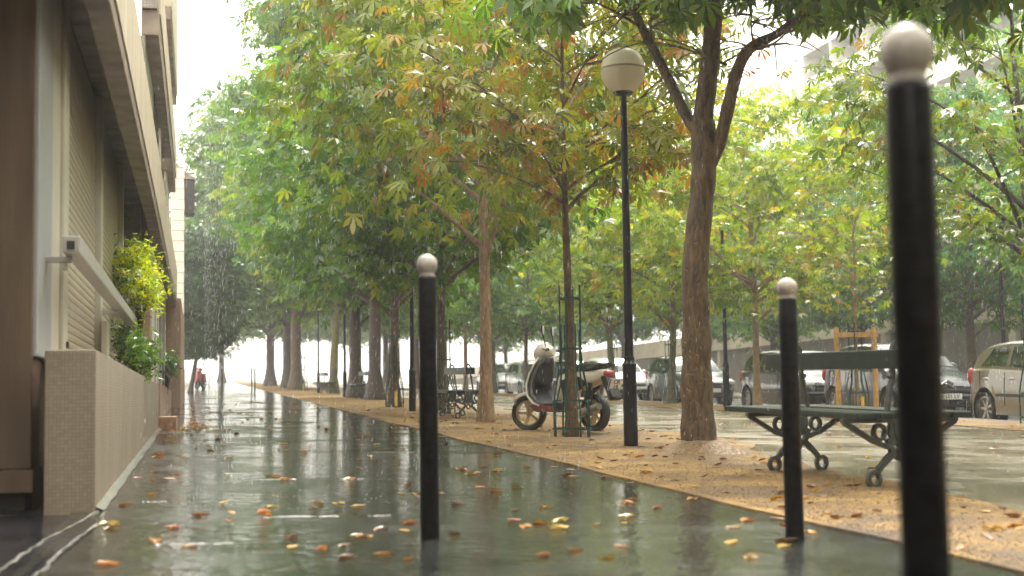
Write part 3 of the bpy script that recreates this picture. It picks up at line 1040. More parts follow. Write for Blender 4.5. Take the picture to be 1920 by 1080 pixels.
# first row, beside the pavement
plant('midA', 4.17, 20.82, 'pale straight trunk tree just behind the cream scooter and before the second bench', rz=0.3, s=0.80, sz=1.0, tint=(1.0, 1.0, 0.95))
plant('midD', 4.35, 25.6, 'forked chestnut tree directly behind the middle ball-topped bollard', rz=2.2, s=0.86, tint=(0.85, 0.9, 0.9))
plant('midB', 4.22, 31.2, 'slim chestnut inside the green corset guard left of the middle bollard', rz=4.4, s=0.86, tint=(0.85, 1.0, 1.0))
plant('oldA', 5.05, 41.6, 'stout rough-barked tree next to the third bench, nearest of the thick trunks', rz=1.0, s=0.76, sz=0.82)
plant('oldB', 4.97, 46.2, 'thick trunk tree just left of the third bench behind a dark lamp post', rz=3.3, s=0.76, sz=0.85)
plant('midC', 5.3, 57.5, 'slender brown-trunk tree at the fourth bench in the distant row', rz=2.0, s=1.25, tint=(0.75, 0.9, 1))
plant('oldC', 4.9, 73.5, 'broad dark trunk tree behind the far green guard in the haze', rz=0.8, s=1.25, sz=1.1)
plant('oldA', 5.2, 86.0, 'hazy broad trunk tree beyond the pair of far bollards', rz=2.7, s=1.1)
plant('oldB', 5.0, 103.0, 'farthest hazy tree at the end of the pavement row', rz=4.1, s=1.15)
plant('oldC', 6.0, 125.0, 'pale tree fading into the mist at the end of the street', rz=5.2, s=1.2)
for k, (x, y, key, s, lab) in enumerate(((9.5, 142, 'oldA', 1.1, 'mist-grey tree closing the right of the street end'), (2.5, 158, 'oldB', 1.2, 'mist-grey tree closing the middle of the street end'),
                                         (-5.5, 150, 'oldC', 1.2, 'mist-grey tree closing the left of the street end'), (16, 150, 'oldB', 1.1, 'mist-grey tree at the far end of the road'), (-13, 165, 'oldA', 1.3, 'mist-grey tree behind the far left corner'))):
    plant(key, x, y, lab, rz=k * 1.7, s=s, group='trees closing the street end')
# second row, between the alley and the parked cars; bright tints paint light from above
plant('sparse', 12.3, 19.25, 'dark branching tree whose limbs reach in from the right edge', rz=3.9, s=0.8, tint=(0.72, 0.78, 0.7))
plant('midA', 12.2, 29.94, 'pale trunk tree in front of the black hatchback', rz=2.6, s=0.72, tint=(1.45, 1.4, 0.9))
plant('midC', 12.2, 35.94, 'mossy trunk tree in a green guard before the green car', rz=0.5, s=0.76, tint=(1.4, 1.35, 0.9))
plant('midC', 12.2, 41.2, 'crooked mossy trunk tree in a guard left of the tall lamp post', rz=3.5, s=0.82, tint=(1.3, 1.35, 0.9))
plant('midD', 12.2, 52.9, 'thin trunk tree in a guard behind the scooter mirror', rz=1.4, s=0.85, tint=(1, 1.1, 1))
plant('midB', 12.2, 58.9, 'guarded tree right of the pale trunk, beside the small dark car', rz=5.0, s=0.85, tint=(1, 1.1, 1))
plant('midA', 12.2, 65.6, 'slim tree seen above the second bench backrest', rz=0.9, s=0.95, tint=(0.9, 1.1, 1))
plant('midD', 12.2, 71.5, 'slim hazy tree seen at the left end of the second bench', rz=3.0, s=1.0, tint=(0.9, 1.1, 1))
plant('oldC', 12.4, 82, 'tall hazy tree of the roadside row behind the thick trunks', rz=1.9, s=0.9)
plant('oldA', 12.4, 96, 'misty roadside tree far behind the guarded slim chestnut', rz=4.9, s=0.9)
# far side of the road
for k, (x, y, key, s, lab) in enumerate((
        (21.6, 30.0, 'oldB', 0.655, 'bluish green tree across the road at the right edge'),
        (21.6, 36.9, 'oldC', 0.63, 'tree with a pale trunk across the road above the small white car'),
        (21.7, 44.0, 'oldA', 0.605, 'soft green tree across the road behind the nearest bollard'),
        (21.5, 51.0, 'oldB', 0.63, 'hazy tree across the road behind the staked sapling'),
        (21.8, 60.0, 'oldC', 0.672, 'hazy tree across the road behind the pale trunk tree'),
        (21.6, 71.0, 'oldA', 0.672, 'hazy tree across the road right of the big near trunk'),
        (21.8, 84.0, 'oldB', 0.714, 'misty tree across the road behind the tall lamp post'),
        (21.6, 100.0, 'oldC', 0.756, 'mist-pale tree across the road behind the scooter'))):
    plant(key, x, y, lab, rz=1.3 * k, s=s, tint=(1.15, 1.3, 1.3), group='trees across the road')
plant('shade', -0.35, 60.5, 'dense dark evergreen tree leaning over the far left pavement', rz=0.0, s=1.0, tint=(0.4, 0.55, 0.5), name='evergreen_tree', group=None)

# the near tree: its limbs are laid out one by one
def near_tree():
    bx, by = 4.35, 12.05
    t = thing('chestnut_tree', (bx, by, gz(bx, by)), 'large near chestnut tree with forked trunk between lamp post and bench', 'tree', 'street trees')
    mb = MB()
    S = 12.6 / 2667                       # metres per photograph pixel at this tree
    ax = Vector((math.cos(R(17)), -math.sin(R(17)), 0))     # picture-right at the tree
    dp = Vector((math.sin(R(17)), math.cos(R(17)), 0))
    def P(u, v, d=0.0):
        return ax * ((u - 1312) * S - (850 - v) * S * -0.0155) + dp * d + Vector((0, 0, (850 - v) * S))
    def limb(pts, r, n=10, cap=False):
        # smooth the path
        q = [P(*p) for p in pts]
        fine, fr = [], []
        m = len(q)
        for i in range(m - 1):
            p0, p1, p2, p3 = q[max(i - 1, 0)], q[i], q[i + 1], q[min(i + 2, m - 1)]
            for k in range(5):
                s = k / 5
                fine.append(0.5 * ((2 * p1) + (p2 - p0) * s + (2 * p0 - 5 * p1 + 4 * p2 - p3) * s * s + (3 * p1 - p0 - 3 * p2 + p3) * s ** 3))
                fr.append((r[i] * (1 - s) + r[i + 1] * s) * (1 + 0.035 * math.sin(7.3 * (i + s)) + 0.02 * math.sin(23 * (i + s))))
        fine.append(q[-1])
        fr.append(r[-1])
        mb.tube(fine, fr, n, cap=cap)
        return fine
    w = S
    limb([(1314, 875), (1312, 845), (1309, 800), (1307, 700), (1308, 600), (1306, 520), (1312, 440), (1322, 350), (1326, 280), (1322, 220)],
         [52 * w, 40 * w, 32 * w, 29 * w, 26.5 * w, 25 * w, 24 * w, 23 * w, 25 * w, 24 * w], 16)
    main = limb([(1320, 240), (1330, 170), (1340, 90), (1347, 0), (1352, -120), (1345, -300), (1350, -480)], [21 * w, 19 * w, 18 * w, 17 * w, 14 * w, 9 * w, 4 * w], 12)
    left = limb([(1312, 235, 0), (1290, 200, .05), (1265, 140, .1), (1235, 70, .2), (1210, 15, .3), (1180, -60, .4), (1130, -150, .5)], [13 * w, 11 * w, 10 * w, 9.5 * w, 9 * w, 7 * w, 4 * w], 10)
    right = limb([(1328, 320, 0), (1352, 270, -.05), (1370, 200, -.1), (1388, 130, -.15), (1412, 90, -.2), (1460, 70, -.3), (1500, 40, -.4), (1545, -5, -.5), (1600, -70, -.6)],
                 [13 * w, 13 * w, 12.5 * w, 12 * w, 11 * w, 8 * w, 7 * w, 6 * w, 4 * w], 10)
    subs = []
    for pts, r0 in (
            ([(1205, 12, .3), (1170, -5, .2), (1120, -20, .0), (1060, -25, -.2), (990, -10, -.4)], 6),
            ([(1412, 95, -.2), (1450, 98, -.5), (1490, 75, -.9)], 6),
            ([(1420, 90, -.2), (1418, 40, 0), (1425, -30, .2)], 5),
            ([(1370, 110, 0), (1352, 90, .2), (1330, 60, .5)], 5),
            ([(1500, 40, -.4), (1600, 20, -.9), (1700, 25, -1.3), (1800, 20, -1.7), (1900, 15, -2.0)], 5),
            ([(1545, -5, -.5), (1640, -40, -1.4), (1760, -30, -2.4), (1860, -10, -3.2)], 5),
            ([(1600, -70, -.6), (1720, -120, -.4), (1880, -130, -.2)], 5),
            ([(1347, 0, 0), (1280, -60, -.8), (1200, -40, -1.6), (1120, -10, -2.2)], 5),
            ([(1347, -60, 0), (1420, -90, -1.0), (1480, -50, -2.0), (1540, -20, -2.8)], 5),
            ([(1352, -120, 0), (1270, -180, .8), (1180, -170, 1.6)], 5),
            ([(1352, -120, 0), (1460, -200, .8), (1580, -190, 1.6), (1680, -120, 2.2)], 5),
            ([(1345, -300, 0), (1250, -400, -.5), (1150, -420, -1)], 4),
            ([(1345, -300, 0), (1450, -420, -.6), (1560, -430, -1.2)], 4),
            ([(1235, 70, .2), (1225, 30, -.2), (1240, -20, -.5)], 4),
            ([(1545, -5, -.5), (1660, 0, -1.1), (1780, 30, -1.9), (1870, 45, -2.6)], 5),
            ([(1600, -70, -.6), (1740, -50, -.9), (1860, 0, -1.2), (1960, 30, -1.5)], 5),
            ([(1600, -70, -.6), (1700, -60, .2), (1800, -10, .8), (1900, 40, 1.2)], 5)):
        subs.append(limb(pts, [r0 * 0.6 * w * (1 - 0.75 * i / (len(pts) - 1)) for i in range(len(pts))], 7))
    r = random.Random(5)
    rs = np.random.RandomState(5)
    twigs = list(subs) + [left[18:], right[28:], main[18:]]
    allp = []
    for s in list(twigs):
        for k in range(9):
            b0 = s[r.randint(len(s) // 4, len(s) - 1)]
            a = r.uniform(0, 6.28)
            L = r.uniform(0.3, 0.8)
            e = b0 + Vector((math.cos(a) * L, math.sin(a) * L, r.uniform(-.25, .3)))
            tw = bezier(b0, b0.lerp(e, .5) + Vector((0, 0, .1)), e, 5)
            mb.tube(tw, [.010, .009, .007, .006, .004], 5, cap=False)
            allp.append(tw)
    tr = mb.build('trunk', 'bark_brown', t, smooth=True)
    c = MB()
    vs, fs = [], []
    rc = random.Random(8)
    wv = [rc.uniform(.85, 1.25) for _ in range(22)]
    prof = [(0.46, -0.03), (0.40, 0.012), (0.31, 0.05), (0.24, 0.095), (0.17, 0.12)]
    for i, (rad, z) in enumerate(prof):
        for k in range(22):
            a = 2 * math.pi * k / 22
            q = rad * (1 + (wv[k] - 1) * (1 - i * .2))
            vs.append((q * math.cos(a), q * math.sin(a), z + rc.uniform(-.008, .008) * (i > 0)))
    for i in range(4):
        for k in range(22):
            fs.append((i * 22 + k, i * 22 + (k + 1) % 22, (i + 1) * 22 + (k + 1) % 22, (i + 1) * 22 + k))
    c.add(vs, fs).build('root_collar', 'bark_pale', t, smooth=True)
    # leaf mass
    n = 5600
    idx = rs.randint(0, len(allp), n)
    P_, D_ = np.zeros((n, 3)), np.zeros((n, 3))
    for i in range(n):
        a = allp[idx[i]]
        p = a[r.randint(1, 4)]
        P_[i] = p
        D_[i] = a[-1] - a[0]
    off = rs.normal(0, 1, (n, 3)) * np.array([.28, .28, .15])
    P_ += off
    D_ += off
    across = P_ @ np.array(ax) / S + 1312            # keep the lamp globe and the fork open below the sprays
    dep = P_ @ np.array(dp)
    fl = np.interp(across, [900, 1000, 1080, 1110, 1230, 1290, 1330, 1400, 1470, 1540, 1620, 1700, 1800, 1950], [95, 90, 70, 0, -10, 45, 30, 25, 15, 60, 60, 50, 95, 110])
    zmin = (850 - fl) * S * (1 + dep / 12.6) + 0.08
    keep = (P_[:, 2] > zmin + 0.55 * np.abs(rs.normal(0, .5, n)))
    P_, D_ = P_[keep], D_[keep]
    order = np.argsort(P_[:, 2] + 0.15 * P_[:, 1])
    near = order[:170]
    rest = order[170:]
    cm = leaves_mesh('crown', P_[rest], 0.24, 'green', 77, LEAF7, D_[rest], tilt=24, droop=32)
    cr = piece('crown', cm, t, color=(0.95, 0.95, 0.8, 1))
    cr['kind'] = 'stuff'
    # the lowest hanging leaves, large enough to tell apart
    lms = [leaves_mesh('leaf', np.zeros((1, 3)), 1.0, tn, 500 + q, LEAF7, np.array([[0, 1.0, 0]]), tilt=0.1, droop=0.0) for q, tn in enumerate(('green', 'deep', 'mixed', 'mixed', 'green', 'autumn'))]
    for i in near:
        d = D_[i]
        piece('leaf', lms[r.choice((0, 0, 1, 2, 3, 4, 4, 5))], t, tuple(P_[i]), (R(r.gauss(-40, 22)), R(r.gauss(0, 22)), math.atan2(-d[0], d[1]) + r.gauss(0, .7)), (r.uniform(.18, .30),) * 3, (1, 1, 0.85, 1))
near_tree()

def autumn_tree():
    x, y = 4.09, 15.5
    mb, lm = tree_data(seed=42, h=6.2, base=2.75, rx=1.9, tr=0.062, n_limb=26, n_leaf=2000, leaf=0.19, tone='autumn', wig=0.05, spread=0.34, tmpl=LEAF7, lean=(-0.08, 0), dens=4)
    KINDS['autumn'] = tree_from('autumn', mb, lm, 'bark_brown')
    plant('autumn', x, y, 'thin young chestnut with orange and yellow leaves in guard by the scooter', rz=1.1, tint=(1.05, 1.0, 0.9))
autumn_tree()

plant('young', 12.0, 24.6, 'young sapling tied between two wooden stakes inside a green guard', rz=0.6, s=1.0, tint=(1.0, 0.95, 0.9), name='sapling')

# the street goes on behind the viewer: unseen trees added to cut light
for key, x, y, s, lab in (('midB', 4.3, -3.5, 0.95, 'chestnut of the pavement row just behind the viewpoint'), ('midD', 4.2, -10.0, 1.0, 'second chestnut of the pavement row behind the viewpoint'),
                          ('midA', 4.4, -17.0, 1.0, 'third chestnut of the pavement row behind the viewpoint'), ('midC', 12.2, 11.0, 0.8, 'roadside chestnut right of the frame nearest the near bench'),
                          ('midA', 12.2, 2.0, 0.85, 'roadside chestnut beside the viewpoint'), ('midB', 12.2, -9.0, 0.9, 'roadside chestnut behind the viewpoint'),
                          ('oldA', 1.0, -34.0, 1.0, 'old tree standing at the crossing behind the viewpoint')):
    plant(key, x, y, lab, rz=x + y, s=s)

# shrubs by the left building
def shrub(name, x, y, z, r, n, tone, label, leaf=0.07, seed=3):
    rs = np.random.RandomState(seed)
    t = thing(name, (x, y, z), label, 'shrub')
    mb = MB()
    d = rs.normal(0, 1, (n, 3))
    d /= np.linalg.norm(d, axis=1)[:, None]
    cen = rs.normal(0, 1, (14, 3))
    cen = cen / np.linalg.norm(cen, axis=1)[:, None] * rs.uniform(.25, .85, (14, 1))
    P = (cen[rs.randint(0, 14, n)] + rs.normal(0, .22, (n, 3)) * rs.uniform(.5, 1.7, (n, 1))) * np.array(r)
    P[:, 2] += r[2] * 1.05
    lm = leaves_mesh('foliage', P, leaf, tone, seed, leaf_template(3), d, tilt=40, droop=-5)
    f = piece('foliage', lm, t, color=(1, 1, 1, 1))
    f['kind'] = 'stuff'
    for k in range(9):
        e = P[rs.randint(n)] * 0.8
        mb.tube([(0, 0, -0.25), (e[0] * .3, e[1] * .3, e[2] * .4), tuple(e)], [.014, .009, .004], 5, cap=False)
    mb.build('stem', 'bark_brown', t, smooth=True)
shrub('shrub', -0.58, 15.0, 1.52, (0.27, 0.55, 0.37), 3200, 'lemon', 'bright yellow-green shrub spilling over the end of the shutters', seed=4)
shrub('shrub', -0.60, 14.2, 0.93, (0.20, 0.5, 0.26), 1700, 'green', 'glossy green shrub on the low wall beneath the yellow-green one', seed=5)
shrub('shrub', -0.57, 27.4, 1.15, (0.24, 0.5, 0.26), 700, 'deep', 'small dark shrub above the black hand rail farther along the building', seed=6, leaf=0.09)

# ------------------------------------------------------------------ bollards
def bollard_meshes():
    post = MB().lathe([(0.039, -0.1), (0.039, 1.070), (0.036, 1.080), (0.0, 1.080)], 24).mesh('post')
    cap = MB().lathe([(0.033, 1.075), (0.033, 1.086), (0.028, 1.094)] + [(0.0445 * math.sin(a), 1.130 - 0.0445 * math.cos(a)) for a in [0.75 + (math.pi - 0.75) * i / 12 for i in range(13)]], 24).mesh('ball_cap')
    post.materials.append(MATS['bollard_black'])
    cap.materials.append(MATS['bollard_white'])
    for me in (post, cap):
        me.polygons.foreach_set('use_smooth', [True] * len(me.polygons))
    return post, cap
BP, BC = bollard_meshes()
def bollard(x, y, label, s=1.0, group='ball-topped bollards'):
    t = thing('bollard', (x, y, gz(x, y)), label, 'bollard', group)
    t.scale = (1, 1, s)
    piece('post', BP, t)
    piece('ball_cap', BC, t)
    return t
bollard(0.93, 5.84, 'black bollard with white ball cap standing mid pavement')
bollard(2.42, 5.58, 'black bollard with white ball cap in front of the near bench', s=0.925)
bollard(1.16, 2.15, 'nearest tall blurred black bollard with ball cap at the right', s=1.07)
bollard(1.20, 75.0, 'single tiny far bollard beside the red scooter')
bollard(2.72, 75.5, 'left one of the pair of tiny far bollards')
bollard(2.90, 76.0, 'right one of the pair of tiny far bollards')
bollard(0.75, 104.0, 'faintest bollard, small and thin in the mist behind the red scooter')

# ------------------------------------------------------------------ lamp posts
def lamp_post(x, y, label, s=1.0, globe=True):
    t = thing('lamp_post', (x, y, gz(x, y)), label, 'lamp post', 'street lamp posts')
    t.scale = (s,) * 3
    MB().lathe([(0.072, -0.1), (0.070, 0.02), (0.068, 0.45), (0.066, 0.78), (0.074, 0.785), (0.074, 0.80), (0.06, 0.815), (0.05, 0.84), (0.052, 0.85), (0.052, 0.865), (0.044, 0.88)], 20).build('base', 'lamp_black', t, smooth=True)
    MB().lathe([(0.044, 0.875), (0.040, 1.6), (0.034, 3.0), (0.032, 3.44), (0.034, 3.47)], 16).build('pole', 'lamp_black', t, smooth=True)
    if globe:
        gb = MB().lathe([(0.03, 3.44), (0.085, 3.455), (0.10, 3.475), (0.098, 3.488), (0.03, 3.49)], 22).build('globe_seat', 'lamp_black', t, smooth=True)
        prof = [(0.095, 3.478), (0.143, 3.51), (0.184, 3.56), (0.208, 3.615), (0.2175, 3.67), (0.2185, 3.70)]
        bo = MB().lathe(prof, 36).build('globe_bowl', 'globe_glass', t, smooth=True)
        MB().lathe([(0.2185, 3.702), (0.2215, 3.706), (0.2215, 3.716), (0.218, 3.72)], 36).build('seam_ring', 'tile_roof', bo, smooth=True)
        MB().lathe([(0.218, 3.72), (0.209, 3.775), (0.186, 3.832), (0.150, 3.876), (0.102, 3.904), (0.05, 3.917), (0.0, 3.92)], 36).build('globe_top', 'globe_glass', t, smooth=True)
    return t
lamp_post(4.09, 13.27, 'black lamp post with a large frosted globe near the forked tree')
lamp_post(4.05, 27.4, 'lamp post close behind the middle bollard, its globe lost in leaves')
lamp_post(4.75, 47.4, 'dark lamp post left of the third bench')
lamp_post(4.95, 60.5, 'distant dark lamp post beside the fourth bench')
lamp_post(12.1, 31.6, 'dark roadside post standing left of the pale trunk tree', s=1.2, globe=False)
lamp_post(21.2, 34.6, 'dark post across the road near the right edge', s=1.4, globe=False)

# ------------------------------------------------------------------ tree guards
def guard_meshes():
    prof = [(0.205, -0.02), (0.205, 0.40), (0.18, 0.55), (0.135, 0.78), (0.12, 0.95), (0.12, 1.70)]
    bar = MB().tube([(r, 0, z) for r, z in prof], 0.0115, 5).mesh('bar')
    rings = []
    for r, z in ((0.205, 0.09), (0.205, 0.40), (0.12, 0.98), (0.12, 1.55)):
        k = 20
        b = MB().lathe([(r + .011, z - .011), (r + .015, z - .011), (r + .015, z + .011), (r + .011, z + .011), (r + .011, z - .011)], k)
        b.f = [q for q in b.f if len(q) == 4]
        rings.append(b.mesh('ring'))
    for me in [bar] + rings:
        me.materials.append(MATS['guard_green'])
    return bar, rings
GB, GR = guard_meshes()
def guard(x, y, label, s=1.0, yellow=False, n=8):
    t = thing('tree_guard', (x, y, gz(x, y) + 0.01), label, 'tree guard', 'green metal tree guards')
    t.scale = (s, s, s)
    for k in range(n):
        piece('bar', GB, t, rot=(0, 0, 2 * math.pi * (k + 0.3) / n), scale=(1, 1, 1.0 if k % 2 else 0.74))
    for m in GR:
        piece('ring', m, t)
    if yellow:
        MB().box(-0.03, 0.03, -0.225, -0.215, 0.02, 0.34).build('yellow_tag', 'tag_yellow', t)
    return t
guard(4.09, 15.5, 'green corset guard around the thin orange-leaved tree by the scooter')
guard(4.37, 25.6, 'green guard half hidden right behind the middle bollard')
guard(4.22, 31.2, 'green corset guard with yellow tag left of the middle bollard', yellow=True)
guard(4.7, 66.0, 'far green guard in front of the broad dark trunk', yellow=True)
guard(12.2, 35.94, 'green guard around the mossy trunk before the green car')
guard(12.2, 41.2, 'green guard around the crooked mossy trunk behind the lamp post')
guard(12.2, 52.9, 'pale far guard around the thin trunk behind the scooter mirror')
guard(12.2, 58.9, 'pale far guard right of the pale straight trunk')
guard(12.0, 24.6, 'green guard with yellow tag between the two wooden stakes', yellow=True)
guard(12.3, 19.25, 'green guard cut by the right edge beside the silver car', yellow=True, s=1.15)

def stakes():
    for dx, dy, lab in ((-0.33, 0.1, 'left wooden stake beside the young sapling'), (0.33, -0.1, 'right wooden stake beside the young sapling')):
        x, y = 12.0 + dx, 24.6 + dy
        o = MB().lathe([(0.05, -0.1), (0.05, 1.60), (0.044, 1.64), (0.0, 1.645)], 10).build('wooden_stake', 'stake_wood', smooth=True)
        o.location = (x, y, gz(x, y))
        tag(o, lab, 'stake', 'stakes at the sapling')
    o = MB().box(-0.42, 0.42, -0.02, 0.02, 0, 0.09).build('cross_batten', 'stake_wood')
    o.location = (12.0, 24.52, gz(12, 24.6) + 1.45)
    tag(o, 'short wooden batten tying the sapling between its stakes', 'batten')
stakes()

# ------------------------------------------------------------------ benches
def bench_master():
    t = thing('bench', (0, 0, 0), 'bench', 'bench', 'double-sided park benches')
    for y in (-0.75, 0.75):
        b = MB()
        d0, d1 = y - 0.022, y + 0.022
        for s in (-1, 1):
            b.flat_ring((s * 0.215, 0.058), 0.058, 0.030, d0, d1)
            b.bar2((s * 0.185, 0.105), (s * 0.12, 0.165), 0.036, d0, d1)
            b.bar2((s * 0.13, 0.155), (s * 0.05, 0.215), 0.042, d0, d1)
            b.bar2((s * 0.06, 0.205), (s * 0.10, 0.30), 0.040, d0, d1)
            b.flat_ring((s * 0.165, 0.335), 0.055, 0.032, d0, d1)
            b.bar2((s * 0.10, 0.245), (s * 0.22, 0.285), 0.03, d0, d1)
            b.bar2((s * 0.20, 0.275), (s * 0.445, 0.398), 0.032, d0, d1)
            b.bar2((0, 0.405), (s * 0.46, 0.405), 0.026, d0 - .003, d1 + .003)
            b.bar2((s * 0.105, 0.42), (s * 0.05, 0.68), 0.026, d0, d1)
            b.bar2((s * 0.05, 0.675), (s * 0.042, 0.83), 0.024, d0, d1)
            b.bar2((s * 0.03, 0.425), (s * 0.105, 0.425), 0.04, d0 + .003, d1 - .003)
            b.bar2((s * 0.06, 0.68), (s * 0.075, 0.66), 0.03, d0 - .004, d1 + .004)
        b.flat_ring((0, 0.20), 0.043, 0.022, d0 - .004, d1 + .004)
        b.prism([(-0.085, 0.40), (-0.095, 0.33), (-0.07, 0.27), (0, 0.235), (0.07, 0.27), (0.095, 0.33), (0.085, 0.40)], d0 + .004, d1 - .004)
        b.prism([(-0.055, 0.39), (-0.06, 0.33), (-0.04, 0.285), (0, 0.265), (0.04, 0.285), (0.06, 0.33), (0.055, 0.39)], d0 - .006, d1 + .006)
        b.flat_ring((0, 0.83), 0.054, 0.030, d0, d1, sq=1.1)
        b.build('iron_frame', 'bench_iron', t, bevel=0.004)
    for s in (-1, 1):
        for x0, x1 in ((0.115, 0.275), (0.295, 0.455)):
            MB().box(min(s * x0, s * x1), max(s * x0, s * x1), -0.95, 1.20, 0.42, 0.458).build('seat_plank', 'bench_wood', t, bevel=0.008)
        MB().box(min(s * 0.060, s * 0.088), max(s * 0.060, s * 0.088), -0.95, 1.12, 0.715, 0.83).build('back_plank', 'bench_wood', t, bevel=0.008)
    for y in (-0.75, 0.75):
        for s in (-1, 1):
            MB().lathe([(0.0, 0.0), (0.012, 0.002), (0.012, 0.01)], 8, c=(s * 0.09, y, 0.77), axis='x').build('bolt', 'bench_iron', t)
    return t
bench = bench_master()
def place_bench(o, x, y, lab, s=1.0, rz=0.0):
    o.location = (x, y, gz(x, y))
    o.rotation_euler = (math.atan(SLOPE_Y), 0, rz)
    o.scale = (s * 0.82, s, s)
    o['label'] = lab
place_bench(bench, 4.20, 8.82, 'dark green double-sided bench with cast iron frames, nearest at the right', s=1.02)
for x, y, lab in ((4.22, 23.2, 'dark bench left of the pale straight trunk, second nearest'),
                  (5.05, 44.3, 'small far bench between the two thick trunks'),
                  (4.95, 57.6, 'tiny hazy bench farthest along the row')):
    place_bench(copy_tree(bench), x, y, lab)

# ------------------------------------------------------------------ scooters
def loft(mb, secs, n=16, p=2.6):
    """sections (y, z_centre, half width, half height) joined into a rounded hull along y"""
    vs, fs = [], []
    for y, z, w, h in secs:
        for k in range(n):
            a = 2 * math.pi * k / n
            c, s = math.cos(a), math.sin(a)
            vs.append((w * math.copysign(abs(c) ** (2 / p), c), y, z + h * math.copysign(abs(s) ** (2 / p), s)))
    for i in range(len(secs) - 1):
        for k in range(n):
            q = (k + 1) % n
            fs.append((i * n + k, i * n + q, (i + 1) * n + q, (i + 1) * n + k))
    fs.append(tuple(range(n)))
    fs.append(tuple(reversed(range((len(secs) - 1) * n, len(secs) * n))))
    return mb.add(vs, fs)

def wheel_part(parent, name, c, r, w, rim_mat, rot=0.0, spokes=5):
    e = bpy.data.objects.new(name, None)
    e.empty_display_size = 0.1
    COL.objects.link(e)
    e.parent = parent
    e.location = c
    e.rotation_euler = (0, 0, rot)
    t = r * 0.28
    prof = [(r - t, -w * .42), (r - t * .35, -w * .5), (r - t * .08, -w * .36), (r, -w * .12), (r, w * .12), (r - t * .08, w * .36), (r - t * .35, w * .5), (r - t, w * .42), (r - t, -w * .42)]
    b = MB().lathe(prof, 28, axis='x')
    b.f = [q for q in b.f if len(q) == 4]
    b.build('tyre', 'rubber', e, smooth=True)
    m = MB()
    ri = r - t
    m.lathe([(ri + .002, -w * .34), (ri * .9, -w * .36), (ri * .88, -w * .1), (ri * .88, w * .1), (ri * .9, w * .36), (ri + .002, w * .34), (ri + .002, -w * .34)], 28, axis='x')
    m.f = [q for q in m.f if len(q) == 4]
    m.lathe([(0, -w * .36), (ri * .22, -w * .34), (ri * .24, 0), (ri * .22, w * .34), (0, w * .36)], 12, axis='x')
    for k in range(spokes):
        a = 2 * math.pi * k / spokes
        q0 = (ri * .15 * math.cos(a), ri * .15 * math.sin(a))
        q1 = (ri * .92 * math.cos(a), ri * .92 * math.sin(a))
        m.bar2(q0, q1, ri * .2, -w * .22, w * .22, 'yz')
    m.build('rim', rim_mat, e, smooth=True)
    return e

